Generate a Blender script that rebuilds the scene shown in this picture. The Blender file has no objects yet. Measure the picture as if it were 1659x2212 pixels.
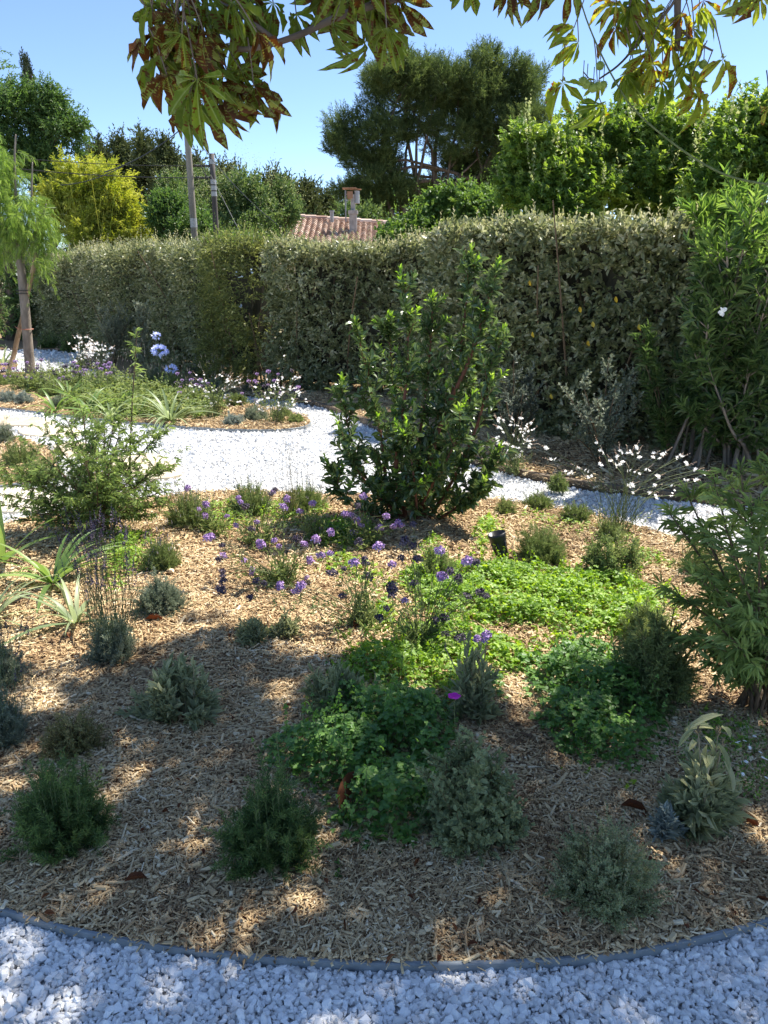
import bpy, math, random
import numpy as np
from mathutils import Vector
rng = np.random.default_rng(11)
random.seed(5)
S = bpy.context.scene
COL = S.collection
# ---------------------------------------------------------------- camera, sky, sun, exposure
F = 1661.0; CX = 829.5; CY = 1106.0; CAMZ = 1.6
PITCH = math.radians(17.1)
cam = bpy.data.cameras.new('camera'); camo = bpy.data.objects.new('camera', cam); COL.objects.link(camo)
camo.location = (0, 0, CAMZ); camo.rotation_euler = (math.pi/2 - PITCH, 0, 0)
cam.sensor_fit = 'VERTICAL'; cam.sensor_height = 24.0; cam.lens = 24.0*F/2212.0
cam.clip_start = 0.05; cam.clip_end = 2000
S.camera = camo
SUN_AZ = math.radians(52); SUN_EL = math.radians(57)
world = bpy.data.worlds.new('World'); S.world = world; world.use_nodes = True
wn = world.node_tree; bg = wn.nodes['Background']
sky = wn.nodes.new('ShaderNodeTexSky'); sky.sky_type = 'NISHITA'; sky.sun_disc = False
sky.sun_elevation = SUN_EL; sky.sun_rotation = SUN_AZ; sky.air_density = 0.65; sky.dust_density = 0.1; sky.ozone_density = 3.0
tint = wn.nodes.new('ShaderNodeMix'); tint.data_type = 'RGBA'; tint.blend_type = 'MULTIPLY'; tint.inputs[0].default_value = 1; tint.inputs[7].default_value = (.585, .585, .585, 1)
wn.links.new(sky.outputs[0], tint.inputs[6]); wn.links.new(tint.outputs[2], bg.inputs[0]); bg.inputs[1].default_value = 0.15
sv = Vector((math.sin(SUN_AZ)*math.cos(SUN_EL), math.cos(SUN_AZ)*math.cos(SUN_EL), math.sin(SUN_EL)))
sl = bpy.data.lights.new('sun', 'SUN'); sl.energy = 3.6; sl.angle = math.radians(0.5); sl.color = (1.0, 0.95, 0.86)
so = bpy.data.objects.new('sun', sl); COL.objects.link(so); so.rotation_euler = sv.to_track_quat('Z', 'Y').to_euler(); so.location = (3, 3, 12)
S.view_settings.view_transform = 'Standard'; S.view_settings.look = 'None'; S.view_settings.gamma = 1
S.view_settings.exposure = 1.58
S.cycles.max_bounces = 8; S.cycles.transparent_max_bounces = 8
# ---------------------------------------------------------------- geometry helpers
cp, sp = math.cos(PITCH), math.sin(PITCH)
def ray(u, v):
    a = (u-CX)/F; b = -(v-CY)/F
    return np.array([a, cp + b*sp, -sp + b*cp])
def gp(u, v, z=0.03):                      # the ground point seen at a picture position
    d = ray(u, v); t = (z-CAMZ)/d[2]
    return np.array([d[0]*t, d[1]*t, z])
def ap(u, v, y):                           # the point at a depth y
    d = ray(u, v); t = y/d[1]
    return np.array([d[0]*t, y, CAMZ + d[2]*t])
def proj(P):
    P = np.asarray(P, float); y = P[..., 1]; z = P[..., 2]-CAMZ
    zc = y*cp - z*sp; yc = y*sp + z*cp
    zc = np.where(zc < 0.05, 0.05, zc)
    return CX + F*P[..., 0]/zc, CY - F*yc/zc
def nrm(a):
    a = np.asarray(a, float)
    return a/np.maximum(np.linalg.norm(a, axis=-1, keepdims=True), 1e-9)
def inpoly(x, y, poly):
    n = len(poly); r = np.zeros(np.shape(x), bool); j = n-1
    for i in range(n):
        xi, yi = poly[i][:2]; xj, yj = poly[j][:2]
        c = ((yi > y) != (yj > y)) & (x < (xj-xi)*(y-yi)/((yj-yi) or 1e-12)+xi)
        r ^= c; j = i
    return r
class T:                                   # a small template: verts, tris, uv
    def __init__(s, v, t, uv): s.v = np.array(v, float); s.t = np.array(t, int); s.uv = np.array(uv, float)
def blade(st, fold=.12, curl=0.0, wave=0.0):    # st: (t, halfwidth) ; first & last are points
    v = []; uv = []; t = []
    def z(x): return -curl*x*x
    v.append((0, 0, 0)); uv.append((0, 0))
    for i, (x, w) in enumerate(st):
        wz = wave*(1 if i % 2 else -1)
        v += [(x, w, z(x)+fold*w+wz), (x, 0, z(x)), (x, -w, z(x)+fold*w+wz)]; uv += [(x, 1), (x, 0), (x, 1)]
    v.append((1, 0, z(1))); uv.append((1, 0)); n = len(st); e = len(v)-1
    t += [(0, 2, 1), (0, 3, 2)]
    for i in range(n-1):
        a = 1+3*i; b = a+3
        t += [(a, a+1, b+1), (a, b+1, b), (a+1, a+2, b+2), (a+1, b+2, b+1)]
    a = 1+3*(n-1)
    t += [(a, a+1, e), (a+1, a+2, e)]
    return T(v, t, uv)
def merge(ts):
    v = []; t = []; uv = []; o = 0
    for q in ts: v.append(q.v); t.append(q.t+o); uv.append(q.uv); o += len(q.v)
    return T(np.concatenate(v), np.concatenate(t), np.concatenate(uv))
def xf(q, rz=0, ry=0, s=(1, 1, 1), off=(0, 0, 0)):
    v = q.v*np.array(s); c, n = math.cos(ry), math.sin(ry)
    v = np.stack([v[:, 0]*c+v[:, 2]*n, v[:, 1], -v[:, 0]*n+v[:, 2]*c], 1)
    c, n = math.cos(rz), math.sin(rz)
    v = np.stack([v[:, 0]*c-v[:, 1]*n, v[:, 0]*n+v[:, 1]*c, v[:, 2]], 1)+np.array(off)
    return T(v, q.t, q.uv)
LEAF2 = T([(0, 0, 0), (.45, .5, .1), (1, 0, -.1), (.45, -.5, .1)], [(0, 3, 2), (0, 2, 1)], [(0, 0), (.5, 1), (1, 0), (.5, 1)])
LEAF4 = blade([(.3, .42), (.68, .44)], .3, .12)
LEAFW = blade([(.25, .4), (.5, .52), (.8, .4)], .25, .2)
NARROW = blade([(.3, .5), (.7, .4)], .3, .15)
ROUND = T([(0, 0, 0), (.2, .42, .05), (.6, .5, .07), (.95, .25, .0), (1, 0, -.03), (.95, -.25, 0), (.6, -.5, .07), (.2, -.42, .05)],
          [(0, 7, 6), (0, 6, 5), (0, 5, 4), (0, 4, 3), (0, 3, 2), (0, 2, 1)], [(0, 0)]+[(.5, 1)]*3+[(1, 0)]+[(.5, 1)]*3)
TRI = merge([xf(ROUND, a, .12, (.62*s, .52*s, .6), (.35*math.cos(a)*0, 0, 0)) for a, s in ((0, 1), (2.0, .9), (-2.0, .9))])
def palm(n, span, base, lw, droop=.15, short=.55):
    q = []
    for i in range(n):
        f = (i/(n-1)-.5)*2; s = 1-(1-short)*abs(f)**1.4
        q.append(xf(base, f*span, droop*(1+.5*abs(f)), (s, lw*s, s)))
    return merge(q)
PALM5 = palm(5, 1.25, NARROW, .14)
MAPLE = merge([xf(LEAF2, a, .1, (s, .5*s, s)) for a, s in ((0, 1), (.85, .8), (-.85, .8), (1.8, .5), (-1.8, .5))])
NEEDLE = T([(0, 0, 0), (.5, .5, .1), (1, 0, 0), (.5, -.5, .1)], [(0, 3, 2), (0, 2, 1)], [(0, 0), (.5, 1), (1, 0), (.5, 1)])
class MB:
    def __init__(s): s.V = []; s.Tr = []; s.A = []; s.n = 0
    def add(s, V, Tr, A):
        s.V.append(V.astype(np.float32)); s.Tr.append((Tr+s.n).astype(np.int32)); s.A.append(A.astype(np.float32)); s.n += len(V)
    def inst(s, q, P, M, rnd=None):
        n = len(P)
        if n == 0: return
        if rnd is None: rnd = rng.random(n)
        k = len(q.v)
        V = np.einsum('nij,kj->nki', M, q.v)+P[:, None, :]
        Tr = (q.t[None]+(np.arange(n)*k)[:, None, None]).reshape(-1, 3)
        A = np.concatenate([np.broadcast_to(np.asarray(rnd)[:, None, None], (n, k, 1)), np.broadcast_to(q.uv[None], (n, k, 2))], 2)
        s.add(V.reshape(-1, 3), Tr, A.reshape(-1, 3))
    def tubes(s, P, R, sides=4, rnd=None, cap=True):       # P (N,m,3)  R (N,m)
        P = np.asarray(P, float); R = np.broadcast_to(np.asarray(R, float), P.shape[:2])
        N, m, _ = P.shape
        if rnd is None: rnd = rng.random(N)
        tg = np.gradient(P, axis=1); tg = nrm(tg)
        mean = nrm(P[:, -1]-P[:, 0]); ref = np.where(np.abs(mean[:, 2:3]) > .8, np.array([[1., .1, 0]]), np.array([[0, .05, 1.]]))
        u = nrm(np.cross(tg, ref[:, None, :])); w = np.cross(tg, u)
        th = np.arange(sides)*2*math.pi/sides
        V = P[:, :, None, :]+R[:, :, None, None]*(np.cos(th)[None, None, :, None]*u[:, :, None, :]+np.sin(th)[None, None, :, None]*w[:, :, None, :])
        i, j = np.meshgrid(np.arange(m-1), np.arange(sides), indexing='ij')
        a = i*sides+j; b = i*sides+(j+1) % sides; c = a+sides; d = b+sides
        tr = np.concatenate([np.stack([a, b, d], -1).reshape(-1, 3), np.stack([a, d, c], -1).reshape(-1, 3)])
        if cap:
            e = (m-1)*sides
            tr = np.concatenate([tr, [(e, e+k, e+k+1) for k in range(1, sides-1)], [(0, k+1, k) for k in range(1, sides-1)]])
        K = m*sides
        Tr = (tr[None]+(np.arange(N)*K)[:, None, None]).reshape(-1, 3)
        A = np.zeros((N, m, sides, 3)); A[..., 0] = np.asarray(rnd)[:, None, None]; A[..., 1] = np.linspace(0, 1, m)[None, :, None]
        s.add(V.reshape(-1, 3), Tr, A.reshape(-1, 3))
    def poly(s, V, faces, rnd=.5):
        Tr = []
        for f in faces:
            for k in range(1, len(f)-1): Tr.append((f[0], f[k], f[k+1]))
        V = np.asarray(V, float); A = np.zeros((len(V), 3)); A[:, 0] = rnd
        s.add(V, np.array(Tr), A)
    def box(s, c, d, rz=0, rnd=.5):
        c = np.array(c, float); hx, hy, hz = np.array(d)/2.
        v = np.array([(x, y, z) for z in (-hz, hz) for x, y in ((-hx, -hy), (hx, -hy), (hx, hy), (-hx, hy))])
        co, si = math.cos(rz), math.sin(rz); v = np.stack([v[:, 0]*co-v[:, 1]*si, v[:, 0]*si+v[:, 1]*co, v[:, 2]], 1)+c
        s.poly(v, [(3, 2, 1, 0), (4, 5, 6, 7), (0, 1, 5, 4), (1, 2, 6, 5), (2, 3, 7, 6), (3, 0, 4, 7)], rnd)
    def build(s, name, mat, parent=None, smooth=False, origin=None):
        me = bpy.data.meshes.new(name)
        if s.n:
            V = np.concatenate(s.V); Tr = np.concatenate(s.Tr); A = np.concatenate(s.A)
            o = np.array(parent.location if parent is not None and origin is None else (origin if origin is not None else (0, 0, 0)), np.float32)
            V = V-o
            me.vertices.add(len(V)); me.vertices.foreach_set('co', V.ravel())
            me.loops.add(Tr.size); me.loops.foreach_set('vertex_index', Tr.ravel())
            me.polygons.add(len(Tr)); me.polygons.foreach_set('loop_start', np.arange(0, Tr.size, 3, dtype=np.int32))
            me.polygons.foreach_set('use_smooth', np.full(len(Tr), smooth))
            at = me.attributes.new('lf', 'FLOAT_VECTOR', 'POINT'); at.data.foreach_set('vector', A.ravel())
            me.update(calc_edges=True)
        me.materials.append(mat)
        ob = bpy.data.objects.new(name, me); COL.objects.link(ob)
        if parent is not None: ob.parent = parent
        elif origin is not None: ob.location = origin
        return ob
def thing(name, label, cat, loc, group=None):
    o = bpy.data.objects.new(name, None); COL.objects.link(o); o.location = tuple(float(x) for x in loc)
    o.empty_display_size = .1
    o['label'] = label; o['category'] = cat
    if group: o['group'] = group
    return o
def tag(o, label, cat=None, group=None, kind=None):
    o['label'] = label
    if cat: o['category'] = cat
    if group: o['group'] = group
    if kind: o['kind'] = kind
    return o
# ---------------------------------------------------------------- materials
def newmat(name):
    m = bpy.data.materials.new(name); m.use_nodes = True; nt = m.node_tree
    return m, nt, nt.nodes, nt.links, nt.nodes['Principled BSDF'], nt.nodes['Material Output']
def ramp(nodes, cols):
    r = nodes.new('ShaderNodeValToRGB'); e = r.color_ramp.elements
    e[0].position = cols[0][0]; e[0].color = (*cols[0][1], 1); e[1].position = cols[-1][0]; e[1].color = (*cols[-1][1], 1)
    for p, c in cols[1:-1]:
        q = e.new(p); q.color = (*c, 1)
    return r
def leafmat(name, cols, rough=.5, tr=.35, spec=.4, trcol=None, patch=.35, psc=1.2, midrib=0, spots=None):
    m, nt, N, L, B, O = newmat(name)
    a = N.new('ShaderNodeAttribute'); a.attribute_name = 'lf'; sx = N.new('ShaderNodeSeparateXYZ'); L.new(a.outputs['Vector'], sx.inputs[0])
    nz = N.new('ShaderNodeTexNoise'); nz.inputs['Scale'].default_value = psc; nz.inputs['Detail'].default_value = 2
    g = N.new('ShaderNodeNewGeometry'); L.new(g.outputs['Position'], nz.inputs['Vector'])
    mm = N.new('ShaderNodeMath'); mm.operation = 'MULTIPLY_ADD'; L.new(nz.outputs['Fac'], mm.inputs[0]); mm.inputs[1].default_value = patch*2; mm.inputs[2].default_value = -patch
    ad = N.new('ShaderNodeMath'); ad.operation = 'ADD'; L.new(sx.outputs[0], ad.inputs[0]); L.new(mm.outputs[0], ad.inputs[1])
    k = len(cols); r = ramp(N, [(i/(k-1), c) for i, c in enumerate(cols)]); L.new(ad.outputs[0], r.inputs[0])
    out = r.outputs[0]
    if midrib:
        mr = N.new('ShaderNodeMapRange'); mr.inputs[1].default_value = 0.03; mr.inputs[2].default_value = .22; mr.inputs[3].default_value = midrib; mr.inputs[4].default_value = 0
        L.new(sx.outputs[2], mr.inputs[0])
        mx = N.new('ShaderNodeMix'); mx.data_type = 'RGBA'; L.new(mr.outputs[0], mx.inputs[0]); L.new(out, mx.inputs[6]); mx.inputs[7].default_value = (.45, .5, .25, 1); out = mx.outputs[2]
    if spots:
        n2 = N.new('ShaderNodeTexNoise'); n2.inputs['Scale'].default_value = 38; n2.inputs['Detail'].default_value = 3; L.new(g.outputs['Position'], n2.inputs['Vector'])
        sn = N.new('ShaderNodeMath'); sn.operation = 'SINE'; mu = N.new('ShaderNodeMath'); mu.operation = 'MULTIPLY'; mu.inputs[1].default_value = 95; L.new(sx.outputs[1], mu.inputs[0]); L.new(mu.outputs[0], sn.inputs[0])
        m3 = N.new('ShaderNodeMath'); m3.operation = 'MULTIPLY_ADD'; m3.inputs[1].default_value = .05; L.new(sn.outputs[0], m3.inputs[0]); L.new(n2.outputs['Fac'], m3.inputs[2])
        m4 = N.new('ShaderNodeMath'); m4.operation = 'MULTIPLY_ADD'; m4.inputs[1].default_value = .16; L.new(sx.outputs[2], m4.inputs[0]); L.new(m3.outputs[0], m4.inputs[2])
        m5 = N.new('ShaderNodeMath'); m5.operation = 'MULTIPLY_ADD'; m5.inputs[1].default_value = .2; L.new(sx.outputs[0], m5.inputs[0]); L.new(m4.outputs[0], m5.inputs[2])
        mr = N.new('ShaderNodeMapRange'); mr.inputs[1].default_value = spots[0]; mr.inputs[2].default_value = spots[0]+.06; L.new(m5.outputs[0], mr.inputs[0])
        mx = N.new('ShaderNodeMix'); mx.data_type = 'RGBA'; L.new(mr.outputs[0], mx.inputs[0]); L.new(out, mx.inputs[6]); mx.inputs[7].default_value = (*spots[1], 1); out = mx.outputs[2]
    L.new(out, B.inputs['Base Color']); B.inputs['Roughness'].default_value = rough; B.inputs['Specular IOR Level'].default_value = spec
    t = N.new('ShaderNodeBsdfTranslucent'); hs = N.new('ShaderNodeHueSaturation'); hs.inputs['Hue'].default_value = .485; hs.inputs['Saturation'].default_value = 1.15; hs.inputs['Value'].default_value = 1.9
    L.new(out, hs.inputs['Color']); L.new(hs.outputs[0], t.inputs[0])
    mix = N.new('ShaderNodeMixShader'); mix.inputs[0].default_value = tr; L.new(B.outputs[0], mix.inputs[1]); L.new(t.outputs[0], mix.inputs[2]); L.new(mix.outputs[0], O.inputs[0])
    return m
def barkmat(name, c1, c2, scale=12, stretch=.25, rough=.85, bump=.4):
    m, nt, N, L, B, O = newmat(name)
    tc = N.new('ShaderNodeTexCoord'); mp = N.new('ShaderNodeMapping'); mp.inputs['Scale'].default_value = (1, 1, stretch); L.new(tc.outputs['Object'], mp.inputs[0])
    nz = N.new('ShaderNodeTexNoise'); nz.inputs['Scale'].default_value = scale; nz.inputs['Detail'].default_value = 6; L.new(mp.outputs[0], nz.inputs['Vector'])
    r = ramp(N, [(.35, c1), (.65, c2)]); L.new(nz.outputs['Fac'], r.inputs[0]); L.new(r.outputs[0], B.inputs['Base Color'])
    bp = N.new('ShaderNodeBump'); bp.inputs['Strength'].default_value = bump; bp.inputs['Distance'].default_value = .01; L.new(nz.outputs['Fac'], bp.inputs['Height']); L.new(bp.outputs[0], B.inputs['Normal'])
    B.inputs['Roughness'].default_value = rough; return m
def plain(name, c, rough=.6, metal=0, var=.15, scale=30, bump=.1):
    m, nt, N, L, B, O = newmat(name)
    tc = N.new('ShaderNodeTexCoord'); nz = N.new('ShaderNodeTexNoise'); nz.inputs['Scale'].default_value = scale; nz.inputs['Detail'].default_value = 5; L.new(tc.outputs['Object'], nz.inputs['Vector'])
    r = ramp(N, [(.3, tuple(x*(1-var) for x in c)), (.7, tuple(min(1, x*(1+var)) for x in c))]); L.new(nz.outputs['Fac'], r.inputs[0]); L.new(r.outputs[0], B.inputs['Base Color'])
    bp = N.new('ShaderNodeBump'); bp.inputs['Strength'].default_value = bump; bp.inputs['Distance'].default_value = .005; L.new(nz.outputs['Fac'], bp.inputs['Height']); L.new(bp.outputs[0], B.inputs['Normal'])
    B.inputs['Roughness'].default_value = rough; B.inputs['Metallic'].default_value = metal; return m
def rndmat(name, cols, rough=.8, bump=.3, scale=60, tex=.25):
    m, nt, N, L, B, O = newmat(name)
    a = N.new('ShaderNodeAttribute'); a.attribute_name = 'lf'; sx = N.new('ShaderNodeSeparateXYZ'); L.new(a.outputs['Vector'], sx.inputs[0])
    nz = N.new('ShaderNodeTexNoise'); nz.inputs['Scale'].default_value = scale; nz.inputs['Detail'].default_value = 4
    g = N.new('ShaderNodeNewGeometry'); L.new(g.outputs['Position'], nz.inputs['Vector'])
    mm = N.new('ShaderNodeMath'); mm.operation = 'MULTIPLY_ADD'; L.new(nz.outputs['Fac'], mm.inputs[0]); mm.inputs[1].default_value = tex*2; mm.inputs[2].default_value = -tex
    ad = N.new('ShaderNodeMath'); ad.operation = 'ADD'; L.new(sx.outputs[0], ad.inputs[0]); L.new(mm.outputs[0], ad.inputs[1])
    k = len(cols); r = ramp(N, [(i/(k-1), c) for i, c in enumerate(cols)]); L.new(ad.outputs[0], r.inputs[0]); L.new(r.outputs[0], B.inputs['Base Color'])
    bp = N.new('ShaderNodeBump'); bp.inputs['Strength'].default_value = bump; bp.inputs['Distance'].default_value = .002; L.new(nz.outputs['Fac'], bp.inputs['Height']); L.new(bp.outputs[0], B.inputs['Normal'])
    B.inputs['Roughness'].default_value = rough; return m
M = {}
M['rosemary'] = leafmat('rosemary', [(.065, .12, .045), (.11, .18, .06), (.22, .3, .1)], .5, .3)
M['thyme'] = leafmat('thyme', [(.14, .16, .06), (.24, .24, .09), (.34, .31, .15)], .7, .25)
M['thyme2'] = leafmat('oregano', [(.17, .22, .10), (.27, .31, .16), (.38, .38, .22)], .7, .25)
M['grey'] = leafmat('grey_leaf', [(.16, .20, .095), (.25, .29, .145), (.36, .4, .22)], .8, .2, .2, midrib=.25)
M['lavender'] = leafmat('lavender_leaf', [(.16, .2, .14), (.24, .28, .2), (.34, .37, .27)], .8, .2, .2)
M['greengrey'] = leafmat('green_lavender', [(.12, .17, .06), (.2, .26, .1), (.3, .34, .15)], .7, .3, .3)
M['silver'] = leafmat('silver_leaf', [(.22, .26, .22), (.32, .36, .31), (.4, .43, .37)], .85, .15, .2)
M['phlomis'] = leafmat('phlomis_leaf', [(.2, .23, .12), (.3, .32, .18), (.42, .42, .25)], .85, .25, .15, midrib=.5)
M['cistus'] = leafmat('cistus_leaf', [(.09, .13, .045), (.16, .2, .07), (.27, .31, .12)], .65, .25, .3, midrib=.4)
M['agap'] = leafmat('strap_leaf', [(.10, .18, .05), (.16, .25, .07), (.26, .36, .11)], .4, .35, .5)
M['agap_grey'] = leafmat('strap_grey', [(.16, .22, .10), (.24, .3, .15), (.34, .4, .22)], .45, .35, .5)
M['vitex'] = leafmat('vitex_leaf', [(.11, .16, .05), (.17, .24, .08), (.28, .36, .13)], .5, .4, .4)
M['arbutus'] = leafmat('arbutus_leaf', [(.05, .085, .03), (.085, .14, .045), (.17, .24, .07)], .24, .25, .6, midrib=.3)
M['arb_new'] = leafmat('arbutus_new', [(.14, .26, .04), (.2, .34, .06), (.3, .42, .1)], .4, .45, .45)
M['cover'] = leafmat('cover_leaf_sunlit', [(.12, .22, .035), (.22, .36, .05), (.36, .5, .09)], .45, .4, .4)  # brighter copy of the ground cover leaf, for the mats in sun
M['cover_shade'] = leafmat('cover_leaf_shaded', [(.07, .16, .04), (.12, .24, .05), (.2, .34, .08)], .45, .35, .4)  # same leaf with the shade put into a darker colour
M['grass'] = leafmat('fine_grass', [(.16, .2, .07), (.26, .28, .12), (.4, .38, .2)], .6, .35, .3)
M['elaeagnus'] = leafmat('elaeagnus_leaf', [(.055, .075, .028), (.155, .18, .08), (.28, .30, .155), (.5, .49, .34)], .36, .3, .6, patch=.25, psc=2)
M['elae_new'] = leafmat('elaeagnus_new', [(.25, .27, .12), (.36, .36, .18), (.5, .48, .3)], .5, .35, .4)
M['olive'] = leafmat('feijoa_leaf', [(.12, .15, .1), (.2, .23, .16), (.34, .37, .28)], .5, .2, .5)
M['olive_dk'] = leafmat('dark_grey_leaf', [(.07, .09, .07), (.11, .13, .1), (.17, .2, .15)], .5, .2, .4)
M['oleander'] = leafmat('oleander_leaf', [(.045, .09, .03), (.08, .14, .04), (.15, .23, .07)], .38, .3, .5, midrib=.25)
M['olea_pale'] = leafmat('oleander_pale', [(.09, .17, .04), (.15, .25, .06), (.24, .34, .09)], .4, .38, .5)
M['plumbago'] = leafmat('plumbago_leaf', [(.07, .095, .035), (.15, .175, .06), (.28, .31, .11)], .5, .35, .4, psc=3)
M['pine'] = leafmat('pine_needles', [(.04, .065, .025), (.08, .12, .04), (.18, .23, .08)], .6, .33, .3, psc=.5)
M['maple'] = leafmat('maple_leaf', [(.07, .13, .03), (.14, .23, .045), (.32, .41, .09)], .45, .4, .4, psc=.9)
M['maple_tip'] = leafmat('maple_tip', [(.2, .26, .1), (.3, .34, .15), (.36, .38, .2)], .5, .4, .4)
M['mulberry'] = leafmat('mulberry_leaf', [(.06, .12, .03), (.11, .19, .045), (.2, .3, .07)], .5, .35, .4, psc=1)
M['bamboo'] = leafmat('bamboo_leaf', [(.16, .22, .03), (.3, .34, .06), (.46, .47, .13)], .5, .4, .4, psc=1.5)
M['pepper'] = leafmat('pepper_leaf', [(.13, .22, .05), (.2, .3, .07), (.3, .4, .12)], .5, .4, .4)
M['ash'] = leafmat('ash_leaf', [(.05, .10, .03), (.08, .15, .04), (.14, .22, .06)], .5, .35, .4, psc=.6)
M['shrubfar'] = leafmat('far_shrub_leaf', [(.05, .10, .03), (.1, .16, .05), (.2, .26, .09)], .5, .3, .4, psc=.8)
M['shrubtip'] = leafmat('far_shrub_tip', [(.2, .25, .1), (.3, .33, .16), (.4, .42, .22)], .5, .3, .4)
M['farpine'] = leafmat('far_pine', [(.045, .065, .025), (.075, .095, .035), (.12, .14, .05)], .7, .15, .2, psc=.3)
M['cypress'] = leafmat('cypress_leaf', [(.02, .035, .02), (.04, .055, .03), (.06, .08, .04)], .7, .1, .2)
M['chestnut'] = leafmat('chestnut_leaf', [(.11, .16, .03), (.17, .22, .04), (.24, .26, .07)], .5, .5, .35, psc=4, midrib=.35, spots=(.70, (.10, .045, .015)))
M['chestnut_y'] = leafmat('chestnut_leaf_yellower', [(.13, .19, .03), (.21, .26, .04), (.32, .32, .06)], .5, .5, .3, psc=4, midrib=.45, spots=(.77, (.17, .07, .02)))  # yellower copy of the chestnut leaf, with fewer blotches
M['deadleaf'] = leafmat('dead_leaf', [(.07, .025, .012), (.12, .045, .02), (.17, .07, .03)], .8, .1, .2)
M['stem'] = barkmat('green_stem', (.09, .12, .04), (.14, .17, .07), 40)
M['stem_brown'] = barkmat('brown_stem', (.10, .065, .035), (.18, .12, .07), 40)
M['stem_red'] = barkmat('red_stem', (.13, .045, .025), (.2, .08, .045), 30)
M['stem_pale'] = barkmat('pale_stem', (.25, .2, .12), (.36, .3, .19), 30)
M['bark'] = barkmat('bark', (.07, .05, .035), (.16, .12, .09), 8)
M['bark_grey'] = barkmat('grey_bark', (.17, .14, .11), (.3, .25, .2), 14, .35)
M['stake'] = barkmat('stake_wood', (.25, .16, .09), (.42, .3, .19), 18, .1)
M['pole'] = barkmat('pole_wood', (.17, .15, .12), (.3, .27, .23), 6, .08)
M['pole_dk'] = barkmat('pole_dark', (.06, .05, .045), (.12, .10, .09), 6, .08)
M['purple'] = rndmat('verbena_flower', [(.24, .12, .32), (.42, .25, .52), (.6, .44, .68)], .7, 0)
M['purple_dk'] = rndmat('faded_spike', [(.045, .03, .05), (.09, .065, .1), (.15, .12, .15)], .8, 0)
M['lavspike'] = rndmat('lavender_spike', [(.22, .2, .17), (.36, .32, .29), (.42, .37, .42)], .8, 0)
M['white_fl'] = leafmat('white_petal', [(.82, .8, .77), (.88, .87, .85), (.9, .9, .89)], .6, .35, .2, patch=0)
M['pink_bud'] = leafmat('pink_bud', [(.5, .36, .28), (.62, .5, .4), (.72, .62, .5)], .6, .3, .2, patch=0)
M['blue_fl'] = leafmat('blue_petal', [(.66, .67, .88), (.78, .79, .94), (.87, .87, .97)], .5, .35, .3, patch=0)
M['paleblue_fl'] = leafmat('pale_blue_petal', [(.55, .68, .9), (.65, .76, .95), (.7, .8, .95)], .5, .3, .3, patch=0)
M['magenta'] = leafmat('magenta_petal', [(.5, .03, .4), (.62, .04, .5), (.7, .08, .55)], .5, .4, .3, patch=0)
M['yellow'] = leafmat('yellow_leaf', [(.6, .4, .03), (.7, .5, .05), (.7, .55, .1)], .5, .3, .3, patch=0)
M['daisy'] = M['white_fl']
M['dark_core'] = barkmat('hedge_core_dark', (.02, .02, .01), (.05, .045, .025), 20)  # dark stand-in for the shaded inside of the hedges
M['chip'] = rndmat('wood_chip', [(.13, .075, .035), (.38, .245, .12), (.57, .41, .215), (.7, .54, .31), (.8, .68, .47)], .8, .4, 90, .18)
nt_ = M['chip'].node_tree; N_ = nt_.nodes; L_ = nt_.links; rp = [q for q in N_ if q.type == 'VALTORGB'][0]; src_ = rp.inputs[0].links[0].from_socket
n_ = N_.new('ShaderNodeTexNoise'); n_.inputs['Scale'].default_value = 3.2; n_.inputs['Detail'].default_value = 5; L_.new([q for q in N_ if q.type == 'NEW_GEOMETRY'][0].outputs['Position'], n_.inputs['Vector'])
m_ = N_.new('ShaderNodeMath'); m_.operation = 'MULTIPLY_ADD'; m_.inputs[1].default_value = 1.1; m_.inputs[2].default_value = -.56; L_.new(n_.outputs['Fac'], m_.inputs[0])
a_ = N_.new('ShaderNodeMath'); a_.operation = 'ADD'; L_.new(src_, a_.inputs[0]); L_.new(m_.outputs[0], a_.inputs[1]); L_.new(a_.outputs[0], rp.inputs[0])
M['stone'] = rndmat('white_marble', [(.55, .54, .52), (.74, .735, .72), (.82, .815, .80), (.88, .88, .86)], .6, .3, 50, .2)
M['edging'] = plain('edging_plastic', (.2, .225, .24), .45)
M['black'] = plain('black_plastic', (.012, .012, .014), .42, var=.3)
M['glass'] = plain('lamp_lens', (.15, .15, .16), .15)
M['sand'] = rndmat('sandstone', [(.45, .36, .24), (.58, .5, .36), (.66, .6, .48)], .8, .5, 9, .5)
M['timber'] = barkmat('timber', (.10, .07, .045), (.2, .15, .1), 16, .3)
M['wall'] = plain('render_wall', (.6, .5, .38), .9)
M['tile'] = rndmat('roof_tile', [(.36, .22, .16), (.52, .36, .27), (.68, .55, .45)], .85, .4, 6, .3)
M['concrete'] = plain('concrete', (.34, .32, .3), .9, scale=8, var=.25)
M['cable'] = plain('cable', (.03, .03, .03), .5)
M['metal'] = plain('flue_metal', (.35, .34, .33), .5, .6)
M['rust'] = plain('rusty_metal', (.32, .18, .10), .7)
M['conker'] = leafmat('conker_husk', [(.2, .28, .05), (.26, .34, .07), (.3, .38, .1)], .5, .1, .4, patch=0)
M['tie'] = plain('tree_tie', (.03, .03, .03), .6)
M['tie_red'] = plain('tree_tie_red', (.4, .16, .1), .6)
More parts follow.
